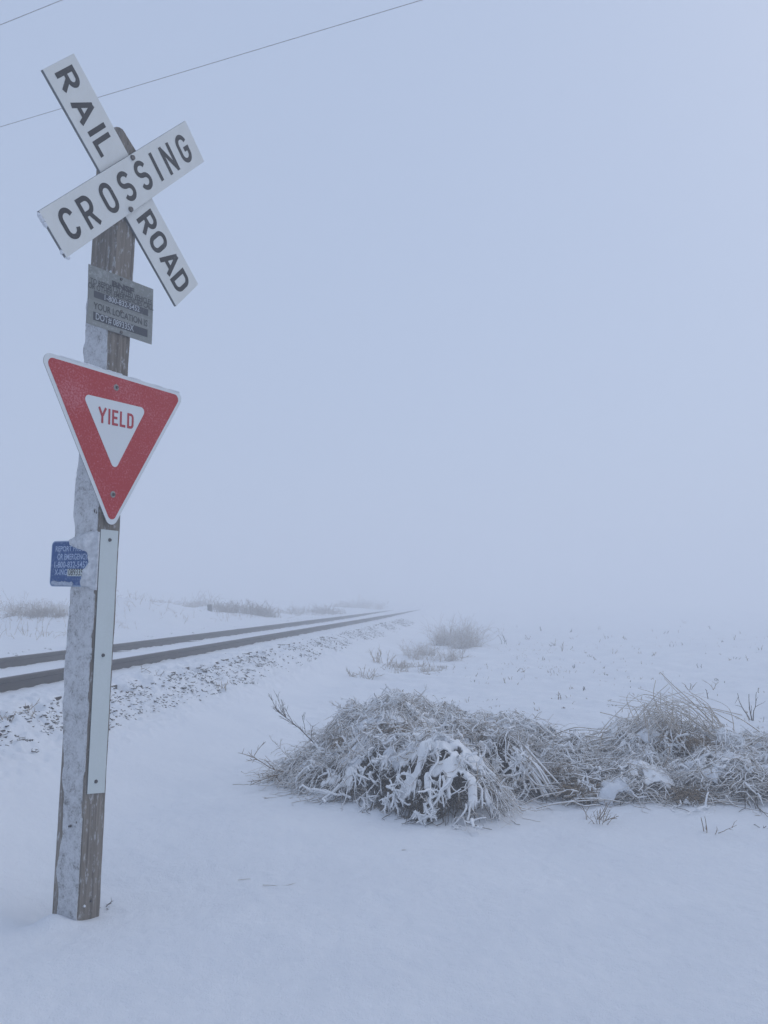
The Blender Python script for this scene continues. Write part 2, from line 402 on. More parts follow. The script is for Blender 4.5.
# ------------------------------------------------------------------ crossing post
def face_box(name, x0, x1, y0, y1, z0, z1, mat, parent, bevel=0):
    o = box_mesh(name, x0, x1, y0, y1, z0, z1, mat, parent)
    if bevel:
        b = o.modifiers.new('b', 'BEVEL'); b.width = bevel; b.segments = 2
    return o
def framed(name, label, cat, group=None):
    o = bpy.data.objects.new(name, None); C.objects.link(o); o.matrix_world = PM; o.empty_display_size = .1
    return tag(o, label, cat, group)
post = framed('wooden_post', 'square weathered wooden post carrying the railroad crossing signs, caked with snow', 'post')
def build_post():
    # top height: right corner of the sawn top seen at (135,140)
    zt = on_face(134, 141, FY)[1]
    nz = 170; z = np.linspace(-.35, zt, nz)
    ring = []
    c = .012
    prof = [(-1, -1, c, 0), (-1, -1, 0, c), (-1, 1, 0, -c), (-1, 1, c, 0), (1, 1, -c, 0), (1, 1, 0, -c), (1, -1, 0, c), (1, -1, -c, 0)]
    pts = []
    for sx, sy, dx, dy in prof: pts.append((sx*WX/2+dx, sy*WY/2+dy))
    pts = np.array(pts)
    # subdivide the faces
    full = []
    for i in range(8):
        a, b = pts[i], pts[(i+1) % 8]; n_ = 7 if i % 2 == 1 else 1
        for k in range(n_): full.append(a+(b-a)*k/n_)
    full = np.array(full); k = len(full)
    V = []
    for i, zz in enumerate(z):
        cx = np.array([.004*math.sin(zz*1.7+1), .003*math.sin(zz*2.3)]) 
        for j, p in enumerate(full):
            nn = .0028*float(vnoise(zz*9+j*3.7, j*1.9, 3))+.002*float(vnoise(j*2.1, zz*2, 6))
            q = p*(1+nn/.08)
            # wane on the right-hand arris in the upper half, like the photographed post
            if p[0] > .04 and p[1] < -.03: q = q*(1-.05*max(0, float(vnoise(zz*3.1, j*.7, 12)))-.03*max(0, vnoise(zz*14, j, 18)))
            h = zz
            if i == nz-1: h = zz+.055*(-p[0]/.075)+.02*(p[1]/.08)-.0+.01*float(vnoise(j*1.3, 2, 4))
            elif i == nz-2: h = zz-.01+.03*(-p[0]/.075)*.8
            V.append((q[0]+cx[0]*0, q[1]+cx[1]*0, h))
    Fc = []
    for i in range(nz-1):
        for j in range(k): Fc.append((i*k+j, (i+1)*k+j, (i+1)*k+(j+1) % k, i*k+(j+1) % k))
    Fc.append(tuple((nz-1)*k+j for j in range(k))[::-1])
    o = mesh_obj('timber', V, Fc, M['wood'], post)
    # crust of blown snow over the left face
    ny, n2 = 48, 760
    yy = np.linspace(-WY/2-.003, WY/2+.004, ny); zz = np.linspace(-.18, zt-.03, n2)
    Y, Z = np.meshgrid(yy, zz)
    t = np.clip((Y+WY/2)/WY, 0, 1)
    edge = sstep(-.04, .05, t-.06*(fbm(Z*4, Z*0+3, 81, 3)+.1))*sstep(0, .05, (1-t)-.20*sstep(1.1, .25, Z)-.16*(fbm(Z*6, Z*0+7, 82, 4)+.05))
    up = 1-.85*sstep(zt-.95, zt-.62, Z)
    th = (.0040+.004*fbm(Y*22, Z*16, 83, 4)+.006*np.maximum(0, fbm(Y*8, Z*5, 88, 3)))*edge*up
    ext = .0035*fbm(Z*9, Z*0+8, 85, 3)
    V = np.stack([-WX/2-th-.0008, Y, Z], -1)
    keep = (th[:-1, :-1] > .0012+.0015*(1-up[:-1, :-1]))
    # holes where the timber shows
    hol = fbm(Y*16+5, Z*11, 90, 4)
    keep &= ~(hol[:-1, :-1] > (.62-.48*(1-up[:-1, :-1])))
    ids = np.arange(ny*n2).reshape(n2, ny)
    Q = np.stack([ids[:-1, :-1], ids[1:, :-1], ids[1:, 1:], ids[:-1, 1:]], -1)[keep]
    o = big_mesh('snow_crust', V.reshape(-1, 3), Q, M['crust'], post)
    smo = o.modifiers.new('d', 'SMOOTH'); smo.factor = .5; smo.iterations = 4
    sol = o.modifiers.new('s', 'SOLIDIFY'); sol.thickness = .004; sol.offset = -1
    # nail heads and old holes low on the post
    for (px, py, lite) in ((84, 906, True), (90.5, 901, False)):
        a = on_face(px, py, FY); bolt('nail_hole', post, a[0], FY-.001, a[1], .006, M['snow'] if lite else M['bolt'])
    a = on_side(72.5, 825.5, -WX/2); 
    disc('nail_hole', post, (-WX/2-.009, a[0], a[1]), 'x', .006, .012, M['bolt'])
def disc(name, parent, c, axis, r, h, mat):
    V = []; n_ = 12
    for s in (0, 1):
        for k in range(n_):
            a = 2*math.pi*k/n_; rr = r*(1 if s == 0 else .8)
            if axis == 'y': V.append((c[0]+rr*math.cos(a), c[1]-h*s, c[2]+rr*math.sin(a)))
            else: V.append((c[0]-h*s, c[1]+rr*math.cos(a), c[2]+rr*math.sin(a)))
    Fc = [(k, (k+1) % n_, n_+(k+1) % n_, n_+k) for k in range(n_)]+[tuple(range(n_, 2*n_))]
    return mesh_obj(name, V, Fc, mat, parent)
def bolt(name, parent, x, y, z, r, mat, h=.006):
    return disc(name, parent, (x, y, z), 'y', r, h, mat)
build_post()

# ---- lettering --------------------------------------------------------------
def arc(cx, cy, rx, ry, a0, a1, n_=14):
    return [(cx+rx*math.cos(R(a0+(a1-a0)*k/n_)), cy+ry*math.sin(R(a0+(a1-a0)*k/n_))) for k in range(n_+1)]
# letters as centre-line strokes in a unit-high box, width given; stroke weight t
def glyph(ch, w_, t):
    h0, h1 = t/2, 1-t/2; x0, x1 = t/2, w_-t/2; m = w_/2
    rx = (x1-x0)/2; rc = min(rx, .28)
    if ch == 'I': return [[(m, 0), (m, 1)]]
    if ch == 'L': return [[(x0, 1), (x0, h0), (w_, h0)]]
    if ch == 'E': return [[(w_, h1), (x0, h1), (x0, h0), (w_, h0)], [(x0, .5), (w_*.88, .5)]]
    if ch == 'Y': return [[(x0*.7, 1), (m, .44)], [(w_-x0*.7, 1), (m, .44)], [(m, .50), (m, 0)]]
    if ch == 'A': return [[(x0*.6, 0), (m, 1-t*.1)], [(w_-x0*.6, 0), (m, 1-t*.1)], [(w_*.22, .29), (w_*.78, .29)]]
    if ch == 'N': return [[(x0, 0), (x0, 1)], [(x1, 0), (x1, 1)], [(x0, 1-t*.4), (x1, t*.4)]]
    if ch == 'O': return [arc(m, 1-t/2-rc, rx, rc, 0, 180)+arc(m, t/2+rc, rx, rc, 180, 360)+[(x1, 1-t/2-rc)]]
    if ch == 'C': return [arc(m, 1-t/2-rc, rx, rc, 8, 180)+arc(m, t/2+rc, rx, rc, 180, 352)]
    if ch == 'G': return [arc(m, 1-t/2-rc, rx, rc, 8, 180)+arc(m, t/2+rc, rx, rc, 180, 360)+[(x1, .47), (m, .47)]]
    if ch == 'D': return [[(0, h0)]+[(x1-rc, h0)]+arc(x1-rc, h0+rc, rc, rc, -90, 0)[1:]+arc(x1-rc, h1-rc, rc, rc, 0, 90)+[(0, h1)], [(x0, 0), (x0, 1)]]
    if ch == 'R':
        q = (h1-.46)/2
        return [[(x0, 0), (x0, 1)], [(x0, h1), (x1-q, h1)]+arc(x1-q, h1-q, q, q, 90, -90)[1:]+[(x0, .46)], [(m*.95, .46), (x1, 0)]]
    if ch == 'S':
        r1 = (h1-.51)/2; r2 = (.51-h0)/2
        return [arc(m, h1-r1, rx, r1, 15, 262, 16)+arc(m, h0+r2, rx, r2, 82, -165, 16)]
def strokes_mesh(strokes, t, place, V, Fc, lift0):
    """ribbons of width t along the strokes; place(x,y,lift)->3D"""
    for si, st in enumerate(strokes):
        P = np.array(st, float); n_ = len(P); base = len(V)
        for i in range(n_):
            a = P[max(i-1, 0)]; b = P[i]; c = P[min(i+1, n_-1)]
            d1 = (b-a) if i > 0 else (c-b); d2 = (c-b) if i < n_-1 else (b-a)
            d1 = d1/(np.linalg.norm(d1)+1e-9); d2 = d2/(np.linalg.norm(d2)+1e-9)
            n1 = np.array([-d1[1], d1[0]]); n2 = np.array([-d2[1], d2[0]]); mm = n1+n2; mm /= np.linalg.norm(mm)+1e-9
            k = min(1/max(mm@n1, .35), 2.0)
            for s in (-1, 1): V.append(place(*(b+mm*k*s*t/2), lift0+si*.00015))
        for i in range(n_-1):
            q = base+2*i; Fc.append((q, q+2, q+3, q+1))

def text_mesh(body, size, x, z, y, mat, parent, name='lettering', ang=0, bold=0.0, sx=1.0, align='CENTER', side=None):
    cu = bpy.data.curves.new('t', 'FONT'); cu.body = body; cu.size = size; cu.align_x = align; cu.align_y = 'CENTER'
    cu.offset = bold; cu.resolution_u = 3
    o = bpy.data.objects.new('t', cu); C.objects.link(o)
    bpy.context.view_layer.update()
    me = bpy.data.meshes.new_from_object(o.evaluated_get(bpy.context.evaluated_depsgraph_get()))
    bpy.data.objects.remove(o); bpy.data.curves.remove(cu)
    ca, sa = math.cos(ang), math.sin(ang)
    for v in me.vertices:
        a, b = v.co.x*sx, v.co.y
        a, b = a*ca-b*sa, a*sa+b*ca
        v.co = (x+a, y, z+b) if side is None else (side, x+a, z+b)
    me.materials.clear(); me.materials.append(mat)
    ob = bpy.data.objects.new(name, me); C.objects.link(ob); ob.parent = parent
    return ob

# ---- crossbuck --------------------------------------------------------------
cross = framed('crossbuck_sign', 'white X shaped railroad crossing crossbuck with black letters at the top of the post', 'sign')
def crop1(cx, cy): return (20+cx/3.795, 40+cy/3.795)
def blade(corners, yback, thick, letters, flip, lets, lw, lh, t, name):
    """corners: start-left, start-right, end-right, end-left along the blade's own length"""
    yf = yback-thick
    q = [on_face(*c, yf) for c in corners]
    a = (q[0]+q[1])/2; b = (q[2]+q[3])/2; d = (b-a); Ln = np.linalg.norm(d); d /= Ln
    nn = np.array([-d[1], d[0]]); wd = (abs((q[1]-q[0])@nn)+abs((q[2]-q[3])@nn))/2
    ctr = (a+b)/2; print(name, 'len %.3f wid %.3f' % (Ln, wd), 'ctr', ctr)
    hw = wd/2; e = .004
    V = []; 
    for yy, ins in ((yback, 0), (yf+.0015, 0), (yf, .0015)):
        for sl, sw in ((-1, -1), (1, -1), (1, 1), (-1, 1)):
            p = ctr+d*sl*(Ln/2-ins)+nn*sw*(hw-ins); V.append((p[0], yy, p[1]))
    Fc = [(3, 2, 1, 0), (8, 9, 10, 11)]+[(k, (k+1) % 4, 4+(k+1) % 4, 4+k) for k in range(4)]+[(4+k, 4+(k+1) % 4, 8+(k+1) % 4, 8+k) for k in range(4)]
    o = mesh_obj('blade', V, Fc, [M['white'], M['edge']], cross, midx=[1, 0]+[1]*4+[0]*4)
    LV = []; LF = []
    for k, (ch, cpix) in enumerate(lets):
        if k == 4 and len(letters) == 8 and letters == 'RAILROAD':
            mesh_obj('lettering', LV, LF, M['black'], o); LV = []; LF = []
        p = on_face(*crop1(*cpix), yf); al = (p-ctr)@d; ac = (p-ctr)@nn*.35
        ww = {'I': t*1.0, 'L': lw*.85, 'A': lw*1.1}.get(ch, lw)
        st = [[(x*lh, y*lh) for x, y in s] for s in glyph(ch, ww/lh, t/lh)]
        def place(x, y, lift):
            qq = ctr+d*(al+(x-ww/2))+nn*(ac+(y-lh/2)); return (qq[0], yf-lift, qq[1])
        strokes_mesh(st, t, place, LV, LF, .0008)
    mesh_obj('lettering', LV, [f for f in LF], M['black'], o)
    return o, ctr, d, nn, Ln, wd, yf
RL = [('R', (186, 148)), ('A', (240, 268)), ('I', (293, 339)), ('L', (320, 398)), ('R', (487, 690)), ('O', (526, 766)), ('A', (578, 836)), ('D', (612, 912))]
CL = [('C', (188, 695)), ('R', (260, 650)), ('O', (338, 600)), ('S', (405, 555)), ('S', (468, 514)), ('I', (517, 482)), ('N', (567, 453)), ('G', (620, 412))]
# railroad blade lies behind: its lettering runs down the blade with the letter tops to the upper right
bA = blade([crop1(85, 108), crop1(207, 55), crop1(680, 932), crop1(590, 1005)], FY-.002, .016, 'RAILROAD', False, RL, .092, .134, .0245, 'rail')
yA = bA[6]
bB = blade([crop1(78, 650), crop1(172, 825), crop1(703, 462), crop1(625, 305)], yA-.003, .016, 'CROSSING', False, CL, .094, .145, .024, 'crossing')
yB = bB[6]
for c_ in ((426, 447), (419, 643)):
    p = on_face(*crop1(*c_), yB); bolt('bolt', cross, p[0], yB-.0005, p[1], .014, M['bolt'], .010)
def lump_mesh(name, cs, mat, parent, n_=1, seed=0, amp=.3):
    """merged snow lumps: cs = list of (centre, (rx,ry,rz))"""
    import bmesh
    V = []; Fc = []
    rg = np.random.default_rng(seed)
    bm = bmesh.new(); bmesh.ops.create_icosphere(bm, subdivisions=2, radius=1); bv = np.array([v.co[:] for v in bm.verts]); bf = [tuple(v.index for v in f.verts) for f in bm.faces]; bm.free()
    for c, r in cs:
        ph = rg.uniform(0, 50)
        nz = 1+amp*(np.sin(bv[:, 0]*3+ph)*np.sin(bv[:, 1]*3.3+ph*2)+.5*np.sin(bv[:, 2]*5+bv[:, 0]*6+ph))
        q = bv*nz[:, None]*np.array(r)+np.array(c); b = len(V); V.extend(q.tolist()); Fc.extend([tuple(b+i for i in f) for f in bf])
    return mesh_obj(name, V, Fc, mat, parent, smooth=True)
# thin snow ridge on the crossing board's upper edge and a hanging crust at its left end
cs = []
_, cc, dd, nnv, LL, wdt, _ = bB
for k in range(14):
    p = cc-dd*(LL/2+.003)+nnv*(wdt/2-.012-.010*k*(.25 if k > 5 else 1)+random.uniform(-.004, .004))
    cs.append(((p[0]-random.uniform(0, .006), yB+.007, p[1]), (.008, .009, .010)))
p = cc-dd*(LL/2+.004)-nnv*(wdt/2-.03); cs.append(((p[0], yB+.006, p[1]), (.008, .008, .012)))
p = cc-dd*(LL/2-.01)-nnv*(wdt/2+.004); cs.append(((p[0], yB+.006, p[1]), (.014, .008, .008)))
lump_mesh('snow', cs, M['snow'], cross, seed=3)

# ---- flat plates ------------------------------------------------------------
def quad_plate(name, corners, yback, thick, mat, parent, edge=None):
    q = [on_face(*c, yback-thick) for c in corners]   # TL TR BR BL
    V = [(p[0], y, p[1]) for y in (yback, yback-thick) for p in q]
    Fc = [(0, 1, 2, 3), (7, 6, 5, 4)]+[(k, 4+k, 4+(k+1) % 4, (k+1) % 4) for k in range(4)]
    return mesh_obj(name, V, Fc, [mat, edge or M['edge']], parent, midx=[1, 0, 1, 1, 1, 1]), q
def frame_of(q):
    c = sum(q)/4; d = (q[1]-q[0]+q[2]-q[3])/2; ln = np.linalg.norm(d); d = d/ln; n_ = np.array([-d[1], d[0]])
    return c, d, n_, ln, abs((q[0]-q[3]+q[1]-q[2])/2@n_)
def crop2(cx, cy): return (80+cx/8.533, 250+cy/8.53)
def notice(name, label, corners, yback, mat, lines, bars, bolts):
    t = framed(name, label, 'sign', 'metal notice plates on the post')
    th = .003
    o, q = quad_plate('plate', [crop2(*c) for c in corners], yback, th, mat, t)
    c, d, n_, ln, hh = frame_of(q); ang = math.atan2(d[1], d[0]); print(name, 'size %.3f %.3f' % (ln, hh), 'tilt', math.degrees(ang))
    yf = yback-th
    for (fx, fy, fw, fh) in bars:      # fractions of the plate
        V = [tuple(np.array([0, yf-.0006, 0])+np.array([pp[0], 0, pp[1]])) for pp in [c+d*ln*(fx+sx*fw/2)+n_*hh*(fy+sy*fh/2) for sx, sy in ((-1, -1), (1, -1), (1, 1), (-1, 1))]]
        mesh_obj('printed_bar', V, [(0, 1, 2, 3)], M['bar'], o)
    for (body, fx, fy, size, sx, mt, bold, al) in lines:
        pp = c+d*ln*fx+n_*hh*fy
        text_mesh(body, size, pp[0], pp[1], yf-.0012, mt, o, ang=ang, bold=bold, sx=sx, align=al)
    for b in bolts:
        p = on_face(*crop2(*b), yf); bolt('bolt', t, p[0], yf-.0003, p[1], .008, M['bolt'])
    return q
notice('notice_plate', 'upper grey notice plate with small black lines and a dark phone number bar', [(75, 118), (626, 335), (620, 604), (68, 416)], FY-.004, M['plate'],
    [('BNSF', .01, .19, .037, 1.7, M['pink'], .0022, 'CENTER'), ('TO REPORT STALLED VEHICLES', 0, .045, .038, .74, M['pink'], .0005, 'CENTER'), ('OR OTHER EMERGENCIES CALL', 0, -.105, .038, .78, M['pink'], .0005, 'CENTER'),
     ('1-800-832-5452', 0.0, -.30, .038, .95, M['lightink'], .0004, 'CENTER')],
    [(-.0, -.30, .84, .20)], [(350, 250), (349, 524)])
notice('location_plate', 'lower grey notice plate giving the location number in a dark bar', [(74, 411), (621, 598), (612, 806), (56, 622)], FY-.0072, M['plate2'],
    [('YOUR LOCATION IS', 0, .27, .046, .82, M['pink'], .0006, 'CENTER'), ('DOT# 089335X', -.39, -.12, .046, .78, M['lightink'], .0004, 'LEFT')],
    [(0, -.12, .84, .32)], [(350, 702)])

# ---- yield sign -------------------------------------------------------------
ys = framed('yield_sign', 'red and white triangular yield sign with rounded corners and frost on its face', 'sign')
def rtri(V3, r, n_=8):
    """rounded triangle outline from three 2D corners"""
    V3 = [np.array(v) for v in V3]; c0 = sum(V3)/3; o = []
    for i in range(3):
        a, b, c = V3[i-1], V3[i], V3[(i+1) % 3]
        d1 = (a-b)/np.linalg.norm(a-b); d2 = (c-b)/np.linalg.norm(c-b)
        bis = (d1+d2)/np.linalg.norm(d1+d2); half = math.acos(np.clip(d1@d2, -1, 1))/2
        ce = b+bis*r/math.sin(half)
        p1 = b+d1*r/math.tan(half); p2 = b+d2*r/math.tan(half)
        a1 = math.atan2(*(p1-ce)[::-1]); a2 = math.atan2(*(p2-ce)[::-1])
        da = (a2-a1+math.pi) % (2*math.pi)-math.pi
        for k in range(n_+1): o.append(ce+r*np.array([math.cos(a1+da*k/n_), math.sin(a1+da*k/n_)]))
    return o
def inset(V3, m):
    V3 = [np.array(v) for v in V3]; c = sum(V3)/3
    rin = min(abs(np.cross(V3[(i+1) % 3]-V3[i], c-V3[i]))/np.linalg.norm(V3[(i+1) % 3]-V3[i]) for i in range(3))
    return [c+(v-c)*(1-m/rin) for v in V3]
def sheet(name, poly, y, mat, parent):
    n_ = len(poly); V = [(p[0], y, p[1]) for p in poly]
    return mesh_obj(name, V, [tuple(range(n_))], mat, parent)
YB = FY-.022; YF = YB-.003
tri = [on_face(*p, YF) for p in ((38.6, 349.4), (185.4, 394.2), (110.9, 532.2))]
S = np.mean([np.linalg.norm(tri[i]-tri[(i+1) % 3]) for i in range(3)]); tc = sum(tri)/3
print('yield side', S, [np.linalg.norm(tri[i]-tri[(i+1) % 3]) for i in range(3)])
yp = rtri(tri, .038)
n_ = len(yp)
V = [(p[0], YB, p[1]) for p in yp]+[(p[0], YF, p[1]) for p in yp]
cw = [tuple(range(n_)), tuple(range(n_, 2*n_))[::-1]]+[(k, n_+k, n_+(k+1) % n_, (k+1) % n_) for k in range(n_)]
pan = mesh_obj('sign_panel', V, cw, [M['ywhite'], M['edge']], ys, midx=[1, 0]+[1]*n_)
sheet('red_field', rtri(inset(tri, .0185), .026), YF-.0008, M['red'], pan)
# inner white triangle, corners read from the photograph
def crop3(cx, cy): return (30+cx/4.518, 340+cy/4.52)
it = [on_face(*crop3(*p), YF) for p in ((236, 241), (526, 310), (381, 594))]
sheet('white_field', rtri(it, .022), YF-.0016, M['ywhite'], pan)
LV = []; LF = []
y0 = on_face(*crop3(306, 372), YF); y1 = on_face(*crop3(466, 404), YF); bd = (y1-y0)/np.linalg.norm(y1-y0); bn = np.array([-bd[1], bd[0]])
span = np.linalg.norm(y1-y0); hh = .076; t = .0125; ws = [.050, t, .038, .036, .042]; gap = (span-sum(ws))/4; cur = 0
for ch, w_ in zip('YIELD', ws):
    st = [[(x*hh, y*hh) for x, y in s] for s in glyph(ch, w_/hh, t/hh)]
    def place(x, y, lift, cur=cur):
        q = y0+bd*(cur+x)+bn*(y); return (q[0], YF-lift, q[1])
    strokes_mesh(st, t, place, LV, LF, .0024); cur += w_+gap
mesh_obj('lettering', LV, LF, M['redink'], pan)
for c_ in ((389, 215), (374, 698)):
    p = on_face(*crop3(*c_), YF); disc('bolt', ys, (p[0], YF-.0018, p[1]), 'y', .0165, .003, M['boltlight']); disc('bolt', ys, (p[0], YF-.0049, p[1]), 'y', .008, .007, M['bolt'])
for zc in (on_face(*crop3(389, 215), YF), on_face(*crop3(374, 698), YF)):
    face_box('spacer', zc[0]-.02, zc[0]+.02, YB+.0008, FY+.004, zc[1]-.02, zc[1]+.02, M['edge'], ys)
# rime along the upper edge
cs = []
for k in range(46):
    f_ = k/45
    if vnoise(k*.4, 1, 15) < -.12: continue
    p = tri[0]+(tri[1]-tri[0])*(.06+.88*f_); cs.append(((p[0], YB-.001, p[1]+.001), (.013, .005, .0025+.004*abs(float(vnoise(k*.7, 3, 16))))))
lump_mesh('snow', cs, M['snow'], ys, seed=9)

# ---- reflective strip -------------------------------------------------------
stp = framed('reflective_strip', 'long narrow white reflective strip screwed to the lower right face of the post', 'sign')
o, q = quad_plate('strip_panel', [(101, 529), (118.4, 531), (104.6, 792.7), (87.3, 794)], FY-.003, .004, M['strip'], stp)
print('strip', frame_of(q)[3:])
for (px, py) in ((109.7, 540), (102.9, 655.3), (95.8, 781.5)):
    p = on_face(px, py, FY-.007); bolt('bolt', stp, p[0], FY-.0073, p[1], .009, M['bolt'])

# ---- blue emergency sign on the left face -----------------------------------
bs = framed('emergency_sign', 'small blue emergency contact sign half buried in blown snow on the left of the post', 'sign')
def build_blue():
    XB = -WX/2-.010; XF = XB-.003
    def cb(cx, cy): return (44+cx/13.71, 535+cy/13.71)
    TL = on_side(*cb(105, 85), XF); BL = on_side(*cb(80, 705), XF); TR = on_side(*cb(640, 95), XF)
    yl = (TL[0]+BL[0])/2; yr = -WY/2+.022; z1 = TL[1]-.000; z0 = BL[1]      # on the left face +y is to the LEFT in the picture
    print('blue', yl, yr, z0, z1, 'TR', TR, 'post half', WY/2)
    wd = abs(yl-yr); ht = z1-z0; cy, cz = (yl+yr)/2, (z0+z1)/2
    def rrect(w_, h_, r):
        o = []
        for sx, sy, a0 in ((1, 1, 0), (-1, 1, 90), (-1, -1, 180), (1, -1, 270)):
            for k in range(7):
                a = R(a0+90*k/6); o.append((cy+sx*(w_/2-r)+r*math.cos(a), cz+sy*(h_/2-r)+r*math.sin(a)))
        return o
    P = rrect(wd, ht, .024); n_ = len(P)
    V = [(XB, a, b) for a, b in P]+[(XF, a, b) for a, b in P]
    Fc = [tuple(range(n_)), tuple(range(n_, 2*n_))[::-1]]+[(k, n_+k, n_+(k+1) % n_, (k+1) % n_) for k in range(n_)]
    pan = mesh_obj('panel', V, Fc, [M['blueedge'], M['edge']], bs, midx=[1, 0]+[1]*n_)
    P2 = rrect(wd-.012, ht-.012, .020)
    mesh_obj('blue_field', [(XF-.0006, a, b) for a, b in P2], [tuple(range(n_))[::-1]], M['blue'], pan)
    def tx(body, px, py, size, sx, mat, lift=.0014):
        a = on_side(*cb(px, py), XF)
        ob = text_mesh(body, size, 0, 0, 0, mat, pan, bold=.0004, sx=sx, align='LEFT')
        for v in ob.data.vertices: v.co = (XF-lift, a[0]-v.co.x, a[1]+v.co.z)
    k = abs(yl-yr)/.27
    tx('REPORT PROBLEM', 160, 195, .036, .90, M['blueink'])
    tx('OR EMERGENCY', 185, 305, .040, .73, M['blueink'])
    tx('1-800-832-5452', 132, 412, .042, .90, M['blueink'])
    tx('X-ING', 150, 515, .040, .80, M['blueink'])
    a = on_side(*cb(325, 465), XF); b = on_side(*cb(560, 565), XF)
    mesh_obj('number_panel', [(XF-.0011, a[0], a[1]), (XF-.0011, b[0], a[1]), (XF-.0011, b[0], b[1]), (XF-.0011, a[0], b[1])], [(0, 1, 2, 3)], M['strip'], pan)
    tx('089335', 335, 515, .046, .76, M['black'], .0018)
    # blown snow packed over the right half, spilling on to the post's face
    ny, nz = 90, 110
    ya = -WY/2-.006; yb = yl-.012
    Y, Z = np.meshgrid(np.linspace(ya, yb, ny), np.linspace(z0-.02, z1+.045, nz))
    fz = (Z-z0)/ht
    lim = .112-.035*np.abs(np.clip(fz, 0, 1)-.45)*-1.2 
    e0 = on_side(*cb(600, 300), XF)[0]        # snow edge in the picture
    e_top = on_side(*cb(335, 100), XF)[0]; e_bot = on_side(*cb(500, 640), XF)[0]
    lim = e0+(e_bot-e0)*sstep(.55, .1, fz)*1.0+(e_top-e0)*sstep(.72, .93, fz)+.016*fbm(fz*5, fz*0+3, 93, 3)
    lim = np.where(fz > 1, e_top-(fz-1)*.42+.0*fz, lim)
    lim = np.where(fz < 0, e_bot-.05, lim)
    ins = sstep(0, .032, lim-Y)
    inz = sstep(0, .03, Z-(z0-.014)+.01*fbm(Y*20, Y*0, 94, 2))*sstep(0, .03, z1+.04-Z+.012*fbm(Y*18, Y*0+5, 95, 2))
    th = ins*inz*(.018+.020*fbm(Y*16, Z*16, 96, 4)+.006*fbm(Y*60, Z*60, 99, 3)+.012*sstep(.05, -.05, Y))
    base = np.where(Y > -WY/2+.0, XF+.001, XF)
    Xv = XF+.008-th-.008*(ins*inz > .02)*1.0
    bk = sstep(-WY/2+.034, -WY/2+.002, Y); Xv = Xv*(1-bk)+(-WX/2-.006)*bk; Xv = np.where(bk > .3, Xv, np.minimum(Xv, XF-.001))
    V = np.stack([np.where(th > .001, Xv, XB), Y, Z], -1)
    keep = (th > .0012)[:-1, :-1] & (th > .0012)[1:, 1:]
    ids = np.arange(ny*nz).reshape(nz, ny)
    Q = np.stack([ids[:-1, :-1], ids[1:, :-1], ids[1:, 1:], ids[:-1, 1:]], -1)[keep]
    o = big_mesh('snow', V.reshape(-1, 3), Q, M['snowpack'], bs)
    s = o.modifiers.new('s', 'SOLIDIFY'); s.thickness = .012; s.offset = -1
    # low crust along the bottom of the sign
    face = lump_mesh('snow', [((XF-.002, yl-.03-.016*k_, z0+.012+.006*random.random()), (.004, .014, .010)) for k_ in range(9)], M['frostpack'], bs, seed=4)
    # spacer block to the timber
    box_mesh('spacer', XB, -WX/2+.004, -.03+.0, .03, cz-.03, cz+.03, M['edge'], bs)
M['snowpack'] = mat_plain('packed_snow', (.42, .44, .47), (.70, .72, .75), 38, .8, 0, .9)
M['frostpack'] = mat_plain('packed_frost', (.30, .36, .47), (.50, .55, .64), 60, .8, 0, .5)
build_blue()

# ------------------------------------------------------------------ plants
def tubes(paths, rad, sides=4):
    """paths (n,s,3), rad (n,s) -> verts, quads"""
    n_, s, _ = paths.shape
    T = np.gradient(paths, axis=1); T /= np.linalg.norm(T, axis=2, keepdims=True)+1e-9
    ref = np.zeros((n_, 1, 3)); ref[:, 0] = RNG.normal(size=(n_, 3)); ref = np.broadcast_to(ref, T.shape)
    A = np.cross(T, ref); A /= np.linalg.norm(A, axis=2, keepdims=True)+1e-9; B = np.cross(T, A)
    ang = np.arange(sides)*2*math.pi/sides
    V = paths[:, :, None]+rad[:, :, None, None]*(np.cos(ang)[None, None, :, None]*A[:, :, None]+np.sin(ang)[None, None, :, None]*B[:, :, None])
    ids = np.arange(n_*s*sides).reshape(n_, s, sides); nx = np.roll(ids, -1, axis=2)
    Q = np.stack([ids[:, :-1], nx[:, :-1], nx[:, 1:], ids[:, 1:]], -1).reshape(-1, 4)
    return V.reshape(-1, 3), Q
def walk(p0, d0, length, segs, grav=0., wob=.25, floor=None):
    n_ = len(p0); P = np.zeros((n_, segs+1, 3)); P[:, 0] = p0; d = d0/np.linalg.norm(d0, axis=1, keepdims=True)
    st = (np.asarray(length)/segs).reshape(-1, 1)
    for k in range(segs):
        P[:, k+1] = P[:, k]+d*st
        if floor is not None: P[:, k+1, 2] = np.maximum(P[:, k+1, 2], floor(P[:, k+1, 0], P[:, k+1, 1]))
        d = d+RNG.normal(size=d.shape)*wob; d[:, 2] -= grav*(k+1)/segs*2
        d /= np.linalg.norm(d, axis=1, keepdims=True)
    return P
def taper(n_, s, r0, r1, var=.3):
    t = np.linspace(0, 1, s)[None]; k = RNG.uniform(1-var, 1+var, (n_, 1)); return (r0+(r1-r0)*t)*k
def pile_h(P, x, y, k=0):
    x = np.asarray(x, float); y = np.asarray(y, float); h = np.zeros_like(x)
    for (cx, cy, rx, ry, hh) in P:
        q = ((x-cx)/rx)**2+((y-cy)/ry)**2; h = np.maximum(h, hh*np.sqrt(np.clip(1-q, 0, 1)))
    return h*(1+.45*fbm(x*2.6, y*2.6, 101+k, 2)+.30*fbm(x*7.5, y*7.5, 105+k, 2))
